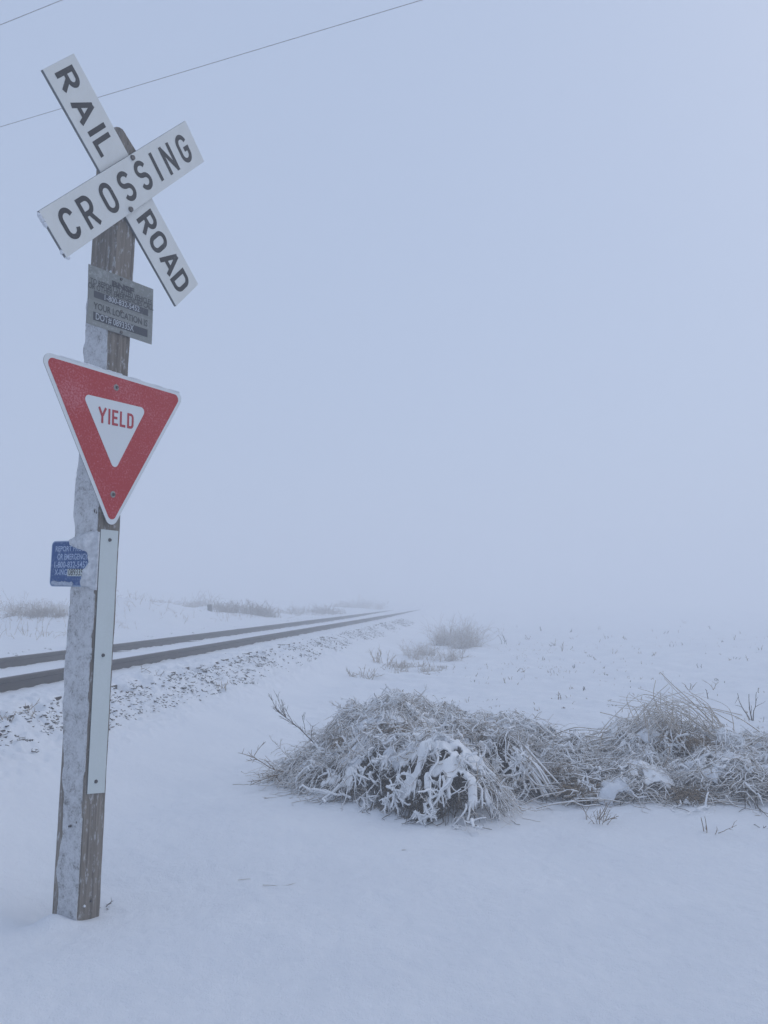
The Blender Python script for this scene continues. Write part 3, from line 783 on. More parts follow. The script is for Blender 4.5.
def rand_in_pile(P, n_, shrink=1.0):
    wts = np.array([p[2]*p[3] for p in P]); idx = RNG.choice(len(P), n_, p=wts/wts.sum())
    r = np.sqrt(RNG.random(n_))*shrink; a = RNG.random(n_)*2*math.pi
    A = np.array(P); return A[idx, 0]+A[idx, 2]*r*np.cos(a), A[idx, 1]+A[idx, 3]*r*np.sin(a), A[idx]
GZ = lambda x, y: ground_z(x, y)
def surf_walk(P, n_, segs, length, seed, offs=(.0, .03), flow=1.0, loc=None, start=None, wob=.5, spread=.7):
    x, y, own = rand_in_pile(P, n_, .92) if start is None else start
    cx, cy = own[:, 0], own[:, 1]
    ang = np.arctan2(y-cy, x-cx)+RNG.normal(size=n_)*spread
    if loc is not None: ang = loc+RNG.normal(size=n_)*.45
    st = RNG.uniform(*length, n_)/segs; off = RNG.uniform(*offs, n_)
    out_ = np.zeros((n_, segs+1, 3))
    for k in range(segs+1):
        z = np.maximum(pile_h(P, x, y), 0)+GZ(x, y)+off
        out_[:, k] = np.stack([x, y, z], -1)
        if k > 0:      # limit the drop so strands arch clear of the edge of the heap
            dz = out_[:, k, 2]-out_[:, k-1, 2]; out_[:, k, 2] = out_[:, k-1, 2]+np.clip(dz, -st*1.1, st*.8)
            out_[:, k, 2] = np.maximum(out_[:, k, 2], GZ(x, y)+.003)
        x = x+np.cos(ang)*st; y = y+np.sin(ang)*st; ang = ang+RNG.normal(size=n_)*wob; off = off+RNG.normal(size=n_)*.012
    return out_
def rimed_forks(paths, per, ln):
    """short side shoots from existing paths"""
    n_, s, _ = paths.shape; i = RNG.integers(0, n_, n_*per); k = RNG.integers(1, s-1, n_*per)
    p = paths[i, k]; t = paths[i, k+1]-paths[i, k-1]; t /= np.linalg.norm(t, axis=1, keepdims=True)+1e-9
    d = t+RNG.normal(size=t.shape)*.75
    return walk(p, d, RNG.uniform(*ln, len(p)), 4, .10, .25, lambda x, y: GZ(x, y)+.003)

def snow_patches(P, n_, rmin, rmax, seed, name, parent, HS=()):
    """slabs of snow lying on the heap: sheets that follow the heap with ragged, drooping edges"""
    rg = np.random.default_rng(seed); V = []; Q = []
    for k in range(n_):
        x0, y0, own = rand_in_pile(P, 1, .75); x0, y0 = float(x0[0]), float(y0[0])
        zz0 = float(pile_h(P, np.array([x0]), np.array([y0]))[0]+ground_z(x0, y0))
        if any(np.linalg.norm((np.array([x0, y0, zz0])-c)*np.array([1, .7, 1])) < rr_*1.6 for c, rr_ in HS): continue
        r = rg.uniform(rmin, rmax); m = 20; na = 30
        aa = np.linspace(0, 2*math.pi, na, endpoint=False); ph = rg.uniform(0, 99)
        rr = np.linspace(0, 1, m)
        shape = (1+1.0*fbm(np.cos(aa)*1.1+ph, np.sin(aa)*1.1, seed, 3)+.9*vnoise(np.cos(aa)*4+ph, np.sin(aa)*4, seed))
        A, RR = np.meshgrid(aa, rr); sh = shape[None]
        x = x0+np.cos(A)*RR*sh*r*1.25; y = y0+np.sin(A)*RR*sh*r*.8
        zc = pile_h(P, np.array([x0]), np.array([y0]))[0]
        z = .55*pile_h(P, x, y)+.45*np.minimum(zc, pile_h(P, x, y)+.05)+GZ(x, y)
        z = z+.006+.012*np.sqrt(np.clip(1-RR**2, 0, 1))-.030*RR**6+.035*fbm(x*13, y*13, seed+3, 4)
        b = len(V); V.extend(np.stack([x, y, z], -1).reshape(-1, 3).tolist())
        ids = np.arange(m*na).reshape(m, na)+b; nx = np.roll(ids, -1, 1)
        Q.append(np.stack([ids[:-1], ids[1:], nx[1:], nx[:-1]], -1).reshape(-1, 4))
    o = big_mesh(name, np.array(V), np.vstack(Q), M['snow'], parent)
    s = o.modifiers.new('s', 'SOLIDIFY'); s.thickness = .022; s.offset = -1
    return o

def twig_geom(base, dirv, ln, r, depth=2, nb=7, wob=.10, spread=.7):
    segs = []
    def rec(p, d, L, r, lev):
        n_ = 8; P = [np.array(p)]; d = np.array(d, float); d /= np.linalg.norm(d)
        for k in range(n_):
            P.append(P[-1]+d*L/n_); d = d+RNG.normal(size=3)*wob; d /= np.linalg.norm(d)
        P = np.array(P); segs.append((P, np.linspace(r, r*.45, n_+1)))
        if lev > 0:
            for j in range(nb if lev == depth else max(2, nb//2)):
                k = int(RNG.integers(2, n_)); t = P[k]-P[k-1]; t /= np.linalg.norm(t)
                dd = t+RNG.normal(size=3)*spread; rec(P[k], dd, L*RNG.uniform(.22, .42), r*.6, lev-1)
    rec(base, dirv, ln, r, depth)
    P = np.array([s[0] for s in segs]); rr = np.array([s[1] for s in segs]); return P, rr
def surf_hit(P, px, py):
    """where the line of sight through a pixel meets the heap"""
    r = ray(px, py); r = r/r[1]
    for Y in np.arange(4.6, 8.5, .01):
        p = CAMP+r*Y
        if p[2] < float(ground_z(p[0], p[1]))+float(pile_h(P, np.array([p[0]]), np.array([p[1]]))[0]): return p
    return CAMP+r*6.2
def heap(P, label, seed, n_core, n_fine, n_rime, n_thick, n_snow, flow=None, hollows=(), mats=(), nets=(), n_tw=60):
    cx = np.mean([p[0] for p in P]); cy = np.mean([p[1] for p in P])
    root = empty('snowy_bush', (cx, cy, float(ground_z(cx, cy))), label, 'bush', 'snow laden bushes in the foreground')
    org = np.array(root.location)
    HS = [(surf_hit(P, px, py), rw/F*6.0) for px, py, rw in hollows]
    def carve(paths, keepfrac, grow=1.0):
        if not HS: return paths
        bad = np.zeros(len(paths), bool)
        for c, r in HS:
            q = paths-c; q = q*np.array([1, .62, 1.35]); bad |= (np.linalg.norm(q, axis=2) < r*grow*1.5).any(axis=1)
        return paths[~bad | (RNG.random(len(paths)) < keepfrac)]
    def add(name, parts, mat):
        V = []; Q = []; b = 0
        for v, q in parts: V.append(v); Q.append(q+b); b += len(v)
        return big_mesh(name, np.vstack(V)-org, np.vstack(Q), mat, root)
    # dark woody core
    x, y, own = rand_in_pile(P, n_core, .8)
    h = pile_h(P, x, y); z = GZ(x, y)+h*RNG.uniform(0, .55, n_core)
    d = np.stack([RNG.normal(size=n_core), RNG.normal(size=n_core)-.3, RNG.uniform(-.1, .8, n_core)], -1)
    pc = [walk(np.stack([x, y, z], -1), d, RNG.uniform(.12, .38, n_core), 6, .10, .28)]
    for c, r in HS:  # extra dark stems packed into each hollow to darken it like deep shade
        m_ = 160; p0 = c+RNG.normal(size=(m_, 3))*r*np.array([.9, .5, .6])+np.array([0, r*.9, -r*.1])
        pc.append(walk(p0, RNG.normal(size=(m_, 3)), RNG.uniform(r*.5, r*1.8, m_), 6, .05, .3))
    pc = np.vstack(pc)
    lim = pile_h(P, pc[..., 0], pc[..., 1])*.86+GZ(pc[..., 0], pc[..., 1]); pc[..., 2] = np.clip(pc[..., 2], GZ(pc[..., 0], pc[..., 1])-.01, np.maximum(lim, GZ(pc[..., 0], pc[..., 1]))+.01)
    add('woody_stems', [tubes(pc, taper(len(pc), 7, .0040, .0015), 3)], M['dark_stem'])
    # fine dry grass through the heap
    x, y, own = rand_in_pile(P, n_fine, .97); h = pile_h(P, x, y)
    z = GZ(x, y)+h*RNG.uniform(.35, .92, n_fine)
    ang = np.arctan2(y-own[:, 1], x-own[:, 0])+RNG.normal(size=n_fine)*1.3
    if flow is not None: ang = np.where(RNG.random(n_fine) < .6, flow+RNG.normal(size=n_fine)*.6, ang)
    d = np.stack([np.cos(ang), np.sin(ang), RNG.uniform(-.2, .65, n_fine)], -1)
    pf = carve(walk(np.stack([x, y, z], -1), d, RNG.uniform(.10, .34, n_fine), 7, .20, .24, lambda a, b_: GZ(a, b_)+.002), .03, 1.1)
    add('dry_grass', [tubes(pf, taper(len(pf), 8, .0026, .0012), 3)], M['frostgrass'])
    # dense mats of brown grass that show between the snow
    mt = []
    for px, py, rw, rh in mats:
        c = surf_hit(P, px, py); rw_, rh_ = rw/F*c[1], rh/F*c[1]; m_ = 420
        t = RNG.normal(size=(m_, 3))*np.array([rw_*.45, rw_*.35, rh_*.4]); p0 = c+t+np.array([0, .02, .012])
        d = np.stack([RNG.normal(size=m_)*1.0, RNG.normal(size=m_)*.7-.25, RNG.normal(size=m_)*.35-.15], -1)
        mt.append(walk(p0, d, RNG.uniform(.04, .12, m_), 7, .12, .22))
    if mt: mt = np.vstack(mt); add('brown_grass_mat', [tubes(mt, taper(len(mt), 8, .0022, .0012), 3)], M['matgrass'])
    # rimed strands over the surface, running every way
    pr = carve(surf_walk(P, n_rime, 9, (.12, .40), seed, (-.03, .030), loc=flow, wob=.50, spread=1.2), .10)
    fk = rimed_forks(pr[:len(pr)//2], 3, (.03, .09))
    add('rimed_twigs', [tubes(pr, taper(len(pr), 10, .0045, .0022)), tubes(fk, taper(len(fk), 5, .0036, .0017))], M['rimed'])
    # thick snow coated antler-like branches that hang down the front
    fx, fy, own = rand_in_pile(P, n_thick, .85)
    fy = fy-np.abs(RNG.normal(size=n_thick))*.14
    pt = carve(surf_walk(P, n_thick, 10, (.10, .32), seed+1, (.005, .05), start=(fx, fy, own), wob=.55, spread=.9), .25)
    ex = []
    for c, r in HS:      # branches bridging the hollows
        m_ = 7; a = RNG.uniform(0, 6.28, m_)
        p0 = c+np.stack([np.cos(a)*r*1.1, -.03+RNG.normal(size=m_)*.02, np.abs(np.sin(a))*r*.9], -1)
        ex.append(walk(p0, (c-p0)*1.0+RNG.normal(size=(m_, 3))*r*.6+np.array([0, -.03, -r*.8]), RNG.uniform(r, 2.1*r, m_), 10, .12, .20, lambda a_, b_: GZ(a_, b_)+.004))
    if ex: pt = np.vstack([pt]+ex)
    fk = rimed_forks(pt, 4, (.03, .11)); fk2 = rimed_forks(fk[:len(fk)//2], 2, (.02, .05))
    add('snow_coated_branches', [tubes(pt, taper(len(pt), 11, .0088, .0040, .5), 5), tubes(fk, taper(len(fk), 5, .0064, .0030, .5), 5), tubes(fk2, taper(len(fk2), 5, .0048, .0024, .5), 5)], M['heavysnow'])
    # branching tangles that break the outline
    tg = []; tr = []
    for k in range(n_tw):
        x, y, own = rand_in_pile(P, 1, .95); x, y = float(x[0]), float(y[0]); zz = float(GZ(x, y)+pile_h(P, np.array([x]), np.array([y]))[0]*RNG.uniform(.7, .95))
        a = math.atan2(y-own[0, 1], x-own[0, 0])+RNG.normal()*.8
        p_, r_ = twig_geom((x, y, zz), (math.cos(a), math.sin(a), RNG.uniform(-.1, .75)), RNG.uniform(.12, .30), .0042, depth=2, nb=6, wob=.14, spread=.75)
        p_[..., 2] = np.maximum(p_[..., 2], GZ(p_[..., 0], p_[..., 1])+.003); tg.append(p_); tr.append(r_)
    tg = np.vstack(tg); tr = np.vstack(tr)
    add('tangled_twigs', [tubes(tg, tr*1.0+.0006, 3)], M['rimed'])
    if nets:
        NV = []; NQ = []; b_ = 0
        for (px, py, rx_, ry_, thr) in nets:
            c = surf_hit(P, px, py); rx = rx_/F*c[1]; ry = ry_/F*c[1]*1.6; g_ = .0085
            xs = np.arange(c[0]-rx*1.3, c[0]+rx*1.3, g_); ys_ = np.arange(c[1]-ry*1.3, c[1]+ry*1.3, g_); X, Y = np.meshgrid(xs, ys_)
            q = np.sqrt(((X-c[0])/rx)**2+((Y-c[1])/ry)**2)
            mk = 1.0-q+.9*fbm(X*7+seed, Y*7, seed+40, 3)-5.0*np.maximum(0, vnoise(X*26+3, Y*19, seed+44)-.0)
            ph = pile_h(P, X, Y); Z = GZ(X, Y)+ph+.022+.042*fbm(X*14, Y*14, seed+47, 4)-.018*(mk < thr+.12)
            ids = np.arange(X.size).reshape(X.shape); kp = (mk[:-1, :-1] > thr) & (mk[1:, 1:] > thr) & (ph[:-1, :-1] > .03) & (np.abs(Z[1:, :-1]-Z[:-1, :-1]) < .04)
            Q_ = np.stack([ids[:-1, :-1], ids[:-1, 1:], ids[1:, 1:], ids[1:, :-1]], -1)[kp]
            NV.append(np.stack([X, Y, Z], -1).reshape(-1, 3)); NQ.append(Q_+b_); b_ += X.size
        NV = np.vstack(NV); NQ = np.vstack(NQ); used = np.unique(NQ); rm = np.zeros(len(NV), int); rm[used] = np.arange(len(used))
        so = big_mesh('snow_sheet', NV[used]-org, rm[NQ], M['heavysnow'], root); so['kind'] = 'stuff'
        sm_ = so.modifiers.new('s', 'SOLIDIFY'); sm_.thickness = .012; sm_.offset = -1
        sb = so.modifiers.new('d', 'SMOOTH'); sb.factor = .6; sb.iterations = 1
    sc_ = snow_patches(P, n_snow, .035, .10, seed+5, 'snow_cap', root, HS); sc_.location = -Vector(org); sc_['kind'] = 'stuff'
    return root
M['heavysnow'] = mat_plain('snow_coat', (.80, .815, .83), (.87, .875, .88), 30, .8, 0, .5)
M['frostgrass'] = mat_frosted('frosted_grass', (.32, .245, .165), (.56, .47, .36), -.15, .65, 35, .6)
M['matgrass'] = mat_frosted('brown_grass', (.19, .135, .085), (.34, .255, .17), .95, 1.5, 40, .4)
b1 = heap(PILE1, 'largest snow laden bush, left of the middle, with white branches drooping over dark hollows', 201, 1100, 3000, 2100, 230, 40, nets=[(440, 758, 62, 46, .30), (345, 768, 44, 24, .52), (405, 712, 60, 20, .52), (470, 800, 34, 24, .5)], n_tw=90,
          hollows=[(404, 789, 15), (442, 791, 15), (468, 764, 13), (436, 750, 8), (360, 772, 9), (425, 812, 9), (380, 760, 7), (395, 800, 10), (330, 775, 7)],
          mats=[(394, 734, 26, 11), (350, 745, 18, 8)])
b2 = heap(PILE2, 'middle snowy bush with a dark hollow under it, right against the largest bush', 301, 700, 1700, 1000, 90, 14, nets=[(530, 765, 40, 26, .55), (505, 725, 40, 16, .62)], n_tw=50,
          hollows=[(500, 774, 18), (474, 766, 12), (520, 768, 12), (545, 742, 7), (486, 745, 7)], mats=[(482, 739, 32, 14), (560, 775, 14, 8)])
b3 = heap(PILE3, 'flattened snowy bush at the right edge with long bare stalks rising to a peak', 401, 800, 2500, 1700, 80, 34, flow=R(8), nets=[(650, 770, 52, 16, .5), (730, 760, 46, 14, .55), (610, 745, 36, 14, .5), (700, 722, 40, 10, .6)], n_tw=60,
          hollows=[(674, 744, 12), (697, 742, 10), (582, 791, 11), (722, 734, 7), (735, 738, 6), (590, 790, 8), (688, 803, 7)], mats=[(582, 792, 22, 7), (690, 797, 22, 7), (685, 742, 28, 8)])

# long bare stalks on the right heap that meet in a peak
def curve_path(pts, n_=12):
    P = np.array(pts, float); t = np.linspace(0, len(P)-1, n_)
    o = []
    for v in t:     # Catmull-Rom
        i = min(int(v), len(P)-2); f = v-i
        p0, p1, p2, p3 = P[max(i-1, 0)], P[i], P[i+1], P[min(i+2, len(P)-1)]
        o.append(.5*((2*p1)+(-p0+p2)*f+(2*p0-5*p1+4*p2-p3)*f*f+(-p0+3*p1-3*p2+p3)*f**3))
    return np.array(o)
def stalks(list_, mat, parent, name, r0=.0048, r1=.0024):
    ps = np.array([curve_path([at_depth(*p) for p in pts], 14) for pts in list_])
    v, q = tubes(ps, taper(len(ps), 14, r0, r1, .2), 5)
    return big_mesh(name, v-np.array(parent.location), q, mat, parent)
stalks([[(712, 722, 6.4), (690, 700, 6.4), (672, 684, 6.4), (660, 672, 6.4)],
        [(742, 715, 6.5), (712, 708, 6.45), (690, 703, 6.4), (664, 678, 6.38)],
        [(598, 735, 6.3), (612, 718, 6.3), (640, 695, 6.35), (664, 700, 6.4), (690, 712, 6.4)],
        [(600, 745, 6.2), (606, 728, 6.2), (630, 717, 6.3), (665, 716, 6.4)],
        [(640, 715, 6.4), (655, 696, 6.4), (668, 684, 6.42)],
        [(715, 790, 5.8), (700, 770, 5.85), (684, 745, 5.95), (676, 733, 6.0)],
        [(760, 732, 6.4), (735, 716, 6.4), (700, 706, 6.45), (668, 692, 6.45)],
        [(600, 712, 6.5), (622, 718, 6.5), (650, 728, 6.5)]], M['frostgrass'], b3, 'bare_stalk')
# many finer stalks fanning about the peak
fan = []
for k in range(70):
    a = random.uniform(0, 1); px = 620+a*120; py = 735-20*random.random()
    tx_ = 650+random.gauss(12, 26); ty = 708-abs(random.gauss(0, 10))
    Yd = random.uniform(6.2, 6.7)
    fan.append([(px, py+8, Yd), ((px*.5+tx_*.5)+random.gauss(0, 7), (py+ty)/2-random.uniform(0, 7), Yd), (tx_, ty, Yd+random.uniform(-.1, .1))])
stalks(fan, M['frostgrass'], b3, 'dry_stalks', .0036, .0018)
# layered, lying stems across the right heap's front
lay = []
for k in range(150):
    x0 = random.uniform(545, 770); y0 = random.uniform(730, 806); ln = random.uniform(30, 110); sl = random.gauss(-.06, .22)
    Yd = 6.9-(y0-700)/105*1.15
    lay.append([(x0-ln/2, y0+sl*ln/2*-1, Yd), (x0-ln/6, y0-random.uniform(-1, 5), Yd-.05), (x0+ln/6, y0-random.uniform(-1, 5), Yd-.03), (x0+ln/2, y0+sl*ln/2, Yd)])
stalks(lay, M['rimed'], b3, 'lying_stem', .0055, .0030)
# sheaf of thick rimed branches leaning out of the middle bush
sh = []
for k in range(16):
    x0 = 500+k*1.6+random.uniform(-6, 6); sh.append([(x0, 752+random.uniform(-6, 8), 6.1), (x0+18+random.uniform(-3, 3), 768+random.uniform(-5, 5), 5.98), (x0+38+random.uniform(-6, 6), 790+random.uniform(-4, 8), 5.9)])
stalks(sh, M['rimed'], b2, 'leaning_branch', .010, .007)

# ---- branching twigs and weeds ----------------------------------------------
def twig_thing(name, label, cat, bases, mat, group=None, **kw):
    b0 = np.array(bases[0][0]); Ps = []; Rs = []
    for (p, d, L, r) in bases:
        P, rr = twig_geom(p, d, L, r, **kw); Ps.append(P); Rs.append(rr)
    P = np.vstack(Ps); rr = np.vstack(Rs)
    v, q = tubes(P-b0, rr, 4); o = big_mesh(name, v, q, mat); o.location = b0
    return tag(o, label, cat, group)
def G(px, py, z=None):
    p = at_z(px, py, 0)
    for _ in range(6): p = at_z(px, py, float(ground_z(p[0], p[1])))
    return p
a = at_depth(323, 752, 6.5); b = at_depth(276, 704, 6.5)
twig_thing('bare_twig', 'thin dark forked twig reaching up and left out of the largest bush', 'twig', [(a, b-a, float(np.linalg.norm(b-a)), .0042)], M['dark_stem'], depth=2, nb=11, wob=.05, spread=.6)
a = at_depth(285, 772, 6.3); b = at_depth(243, 762, 6.3); c_ = at_depth(248, 787, 6.1)
twig_thing('bare_twig', 'low sprawling twig with rime at the far left end of the largest bush', 'twig', [(a, b-a, float(np.linalg.norm(b-a)), .006), (a, c_-a, float(np.linalg.norm(c_-a)), .006)], M['stem'], depth=2, nb=6, wob=.10, spread=.6)

def weed(px, py, hpx, label, n_=6, mat='stem', spread=.5, group=None, cat='weed', name='dead_weed', depth=1, nb=3, r=.003, wpx=0):
    g = G(px, py); sc_ = g[1]/F; bases = []
    for k in range(n_):
        p = g+np.array([random.uniform(-1, 1)*wpx*sc_, random.uniform(-1, 1)*wpx*sc_*.8, 0]); p[2] = float(ground_z(p[0], p[1]))-.01
        d = np.array([random.gauss(0, spread), random.gauss(0, spread), 1]); bases.append((p, d, hpx*sc_*random.uniform(.6, 1.1), r*random.uniform(.8, 1.2)))
    return twig_thing(name, label, cat, bases, M[mat], group, depth=depth, nb=nb, wob=.12, spread=.6)
weed(592, 822, 22, 'low spiky grey weed in front of the gap between the middle and right bushes', 12, 'stem', .9, wpx=14)
weed(713, 832, 22, 'small broken twig poking from the snow below the right bush', 4, 'stem', .9, depth=1, nb=2, r=.0035, wpx=8)
weed(765, 828, 10, 'thin dark sprig at the right edge of the picture below the bush', 3, 'dark_stem', 1.2, r=.0025, wpx=5)
weed(28, 767, 14, 'tiny pale fan shaped weed left of the post base', 7, 'tan', .8, wpx=4)
weed(6, 779, 9, 'tiny pale weed at the left edge of the picture', 6, 'tan', 1.0, wpx=6)
weed(104, 906, 13, 'short dark grass tuft beside the foot of the post', 5, 'dark_stem', 1.6, r=.002, wpx=5, name='grass_tuft', cat='grass')
weed(150, 703, 13, 'spindly brown weed on the track shoulder right of the post', 7, 'stem', 1.2, wpx=12)
weed(222, 700, 10, 'pale dry tuft on the snow below the track shoulder', 8, 'tan', .7, wpx=5, r=.004)
weed(382, 664, 17, 'dry upright tuft standing left of the far tan bushes', 16, 'tan', .35, wpx=8, r=.006)
weed(362, 678, 12, 'low dark rimed tuft in the snow, left of the far tan bushes', 22, 'farbrush', .8, wpx=12, r=.006)
weed(408, 668, 9, 'low strip of dry grass leading up to the far tan bushes', 40, 'farbrush', .8, wpx=26, r=.006)
weed(504, 646, 14, 'pair of thin stalks right of the far tan bushes', 3, 'dark_stem', .25, r=.008, wpx=3)

# ground scraps: fallen bits lying on the clean snow
for (px, py, L, lab) in ((248, 880, .10, 'short scrap of straw half sunk in the open snow right of the post'), (276, 885, .13, 'longer scrap of straw half sunk in the open snow right of the post'), (408, 850, .07, 'dark scrap of stem just in front of the largest bush')):
    g = G(px, py); twig_thing('straw_scrap', lab, 'straw', [(g+np.array([-L/2, 0, .001]), (1, random.uniform(-.3, .3), .02), L, .0024)], M['frostgrass'], depth=1, nb=2, wob=.06, spread=.3)

# far grey bush by the embankment, brush beyond the track; pale stems carry some of the fog
def brush(px, py, wpx, hpx, label, n_=500, mat='farbrush', r=.006, depth_y=None, group='brush in the fog', zoff=0, sq=.6, skew=0.0, pos=None):
    g = G(px, py) if pos is None else pos
    s_ = g[1]/F; Wd = wpx*s_/2; Hh = hpx*s_
    n1 = n_; nc = max(5, int(wpx/5))
    ca = RNG.random(nc)*2*math.pi; cr = np.sqrt(RNG.random(nc)); chh = RNG.uniform(.35, 1.1, nc)*(1-.35*cr**2)
    idx = RNG.integers(0, nc, n1)
    x = g[0]+np.cos(ca[idx])*cr[idx]*Wd*.85+RNG.normal(size=n1)*Wd*.14
    y = g[1]+np.sin(ca[idx])*cr[idx]*Wd*sq+RNG.normal(size=n1)*Wd*.14
    z = ground_z(x, y)-.02
    d = np.stack([RNG.normal(size=n1)*.62+skew, RNG.normal(size=n1)*.62, np.ones(n1)], -1)
    P = walk(np.stack([x, y, z], -1), d, Hh*chh[idx]*RNG.uniform(.35, 1.15, n1), 6, .12, .17)
    fk = rimed_forks(P, 3, (Hh*.12, Hh*.32))
    V1, Q1 = tubes(P, taper(n1, 7, r, r*.5), 3); V2, Q2 = tubes(fk, taper(len(fk), 5, r*.6, r*.4), 3)
    org = np.array([g[0], g[1], float(ground_z(g[0], g[1]))])
    o = big_mesh('brush', np.vstack([V1, V2])-org, np.vstack([Q1, Q2+len(V1)]), M[mat]); o.location = org
    tag(o, label, 'bush', group)
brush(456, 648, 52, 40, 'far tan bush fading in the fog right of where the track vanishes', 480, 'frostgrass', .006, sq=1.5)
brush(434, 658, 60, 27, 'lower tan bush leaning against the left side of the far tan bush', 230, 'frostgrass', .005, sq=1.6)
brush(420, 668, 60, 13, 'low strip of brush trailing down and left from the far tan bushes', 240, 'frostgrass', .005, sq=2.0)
def back(s, u): 
    p = track_pt(u, s, 0); return np.array([p[0], p[1], float(ground_z(p[0], p[1]))])
def back_px(px, u):
    """point on the bank beyond the track, u metres past the near rail, seen at column px"""
    k = (px-384)/F; y = (D1+u/TC)/(-k+TT) if False else None
    # solve x=k*y ; (x+D1)*TC-y*TT*TC=-u
    y = (-u/TC-D1)/(k-TT); x = k*y; return np.array([x, y, float(ground_z(x, y))])
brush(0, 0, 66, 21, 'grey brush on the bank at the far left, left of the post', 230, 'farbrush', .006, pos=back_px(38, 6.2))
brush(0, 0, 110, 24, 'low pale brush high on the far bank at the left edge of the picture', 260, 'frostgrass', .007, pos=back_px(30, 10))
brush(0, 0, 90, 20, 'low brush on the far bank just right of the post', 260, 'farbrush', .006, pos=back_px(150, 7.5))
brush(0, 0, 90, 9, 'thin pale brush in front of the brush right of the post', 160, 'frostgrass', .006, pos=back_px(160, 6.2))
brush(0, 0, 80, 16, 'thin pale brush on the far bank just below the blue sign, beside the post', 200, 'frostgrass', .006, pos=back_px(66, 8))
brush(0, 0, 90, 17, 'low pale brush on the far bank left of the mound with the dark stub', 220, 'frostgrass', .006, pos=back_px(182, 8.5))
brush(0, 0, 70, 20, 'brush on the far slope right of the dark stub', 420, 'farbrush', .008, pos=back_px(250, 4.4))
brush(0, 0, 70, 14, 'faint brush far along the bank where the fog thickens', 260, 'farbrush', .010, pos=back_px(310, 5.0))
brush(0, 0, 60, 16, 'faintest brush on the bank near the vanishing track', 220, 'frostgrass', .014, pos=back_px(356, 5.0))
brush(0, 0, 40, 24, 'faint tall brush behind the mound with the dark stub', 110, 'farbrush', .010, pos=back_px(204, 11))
g = back_px(211, 5.2)
o = box_mesh('marker_stub', -.075, .075, -.08, .08, -.2, .26, M['dark_stem']); o.location = g; o.rotation_euler = (.05, -.06, .3)
bv = o.modifiers.new('b', 'BEVEL'); bv.width = .03; bv.segments = 2
tag(o, 'short dark wooden stub standing on the mound beyond the track', 'stub')

# rough snowy growth that reads as one mass: along the far bank, and short stubble in the field
def growth(name, label, n_, pick, hgt, mat, r, seed):
    X = []; 
    while len(X) < n_:
        x, y = pick()
        if float(fbm(x*.45, y*.45, seed, 3))+.35*float(vnoise(x*2.1, y*2.1, seed+4))+.12*random.gauss(0, 1) > .10: X.append((x, y))
    X = np.array(X); z = ground_z(X[:, 0], X[:, 1])-.01
    d = np.stack([RNG.normal(size=n_)*.55, RNG.normal(size=n_)*.55, np.ones(n_)], -1)
    P = walk(np.stack([X[:, 0], X[:, 1], z], -1), d, RNG.uniform(*hgt, n_), 5, .15, .2); fk = rimed_forks(P, 2, (hgt[0]*.3, hgt[1]*.35))
    V1, Q1 = tubes(P, taper(n_, 6, r, r*.5), 3); V2, Q2 = tubes(fk, taper(len(fk), 5, r*.7, r*.4), 3)
    o = big_mesh(name, np.vstack([V1, V2]), np.vstack([Q1, Q2+len(V1)]), M[mat]); tag(o, label, 'growth', None, 'stuff')
def pick_bank():
    p = track_pt(-random.uniform(3.4, 15), random.uniform(9, 46), 0); return p[0], p[1]
def pick_field():
    y = 8.2+26*random.random()**1.3; x = random.uniform(-.02, .62)*y+.4
    return (x, y) if track_u(x, y) > 3.0 else (x+3, y)
growth('bank_growth', 'rough snow dusted weeds spread along the bank beyond the track', 1700, pick_bank, (.10, .42), 'frostgrass', .0055, 151)
growth('field_stubble', 'short frosted stubble scattered over the open field', 900, pick_field, (.02, .09), 'farbrush', .0040, 161)

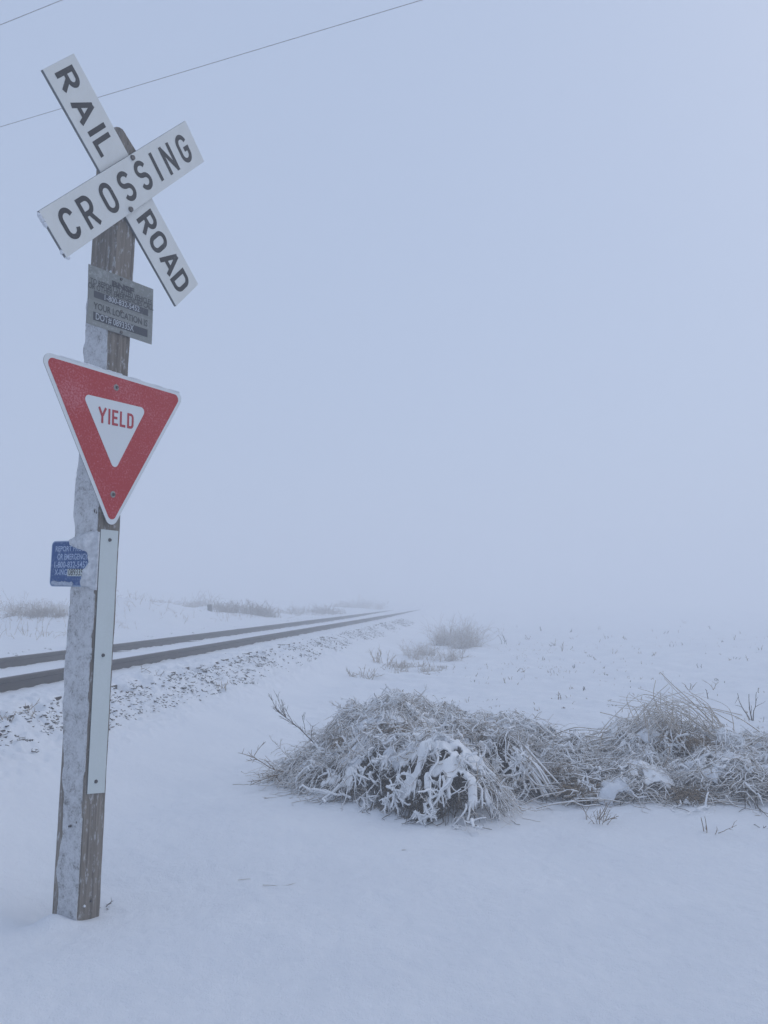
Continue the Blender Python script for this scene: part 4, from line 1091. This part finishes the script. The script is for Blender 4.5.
# stubble and dead weeds in the open field
FW = 'dead weed stalk poking out of the snow field on the right'
spots = [(554, 648, 9), (562, 652, 9), (568, 650, 6), (613, 655, 6), (642, 664, 3), (672, 648, 7), (681, 646, 5), (690, 690, 9), (712, 690, 14), (708, 699, 9), (747, 662, 7), (752, 721, 26), (732, 640, 5), (654, 632, 5), (666, 634, 5), (608, 641, 5), (535, 705, 4), (576, 668, 5), (594, 660, 4), (640, 700, 5), (760, 690, 8), (500, 634, 5), (528, 640, 5), (541, 632, 4), (625, 640, 4), (720, 655, 4), (700, 668, 5), (583, 690, 4), (560, 700, 10), (505, 683, 6), (518, 672, 5), (476, 676, 5), (545, 660, 4), (740, 634, 4), (760, 650, 5), (606, 677, 4), (632, 682, 4), (655, 656, 4), (600, 630, 4), (572, 632, 4)]
for i, (px, py, h) in enumerate(spots):
    weed(px+random.uniform(-1, 1), py, h*1.1, FW, random.choice((1, 2, 2, 3)), random.choice(('dark_stem', 'stem', 'farbrush')), .35, 'dead weeds in the snow field', r=.0045+.0002*G(px, py)[1], depth=1, nb=2, wpx=2)
for i in range(70):
    px = random.uniform(470, 790); py = 618+95*random.random()**1.1
    weed(px, py, random.uniform(2, 5), FW, random.choice((1, 2, 3)), random.choice(('dark_stem', 'stem', 'farbrush', 'tan')), .6, 'dead weeds in the snow field', r=.004+.0002*G(px, py)[1], depth=1, nb=1, wpx=3)

# ------------------------------------------------------------------ overhead wires
def wire(p1, p2, zh, label, sag=.35):
    A = at_z(*p1, zh); B = at_z(*p2, zh); d = B-A; d /= np.linalg.norm(d)
    t = np.linspace(-70, 70, 120)
    P = (A+B)/2+t[:, None]*d[None]; P[:, 2] += sag*((t/35)**2)-.0
    P[:, 2] = np.minimum(P[:, 2], zh+1.3)
    v, q = tubes(P[None], np.full((1, 120), .0046), 6)
    o = big_mesh('overhead_wire', v, q, M['wire']); tag(o, label, 'wire', 'overhead wires')
wire((0, 127), (422, 0), 8.2, 'long thin overhead wire crossing the sky behind the crossbuck', .12)
wire((0, 25), (62, 0), 8.6, 'thin overhead wire cutting across the top left corner of the sky', .1)
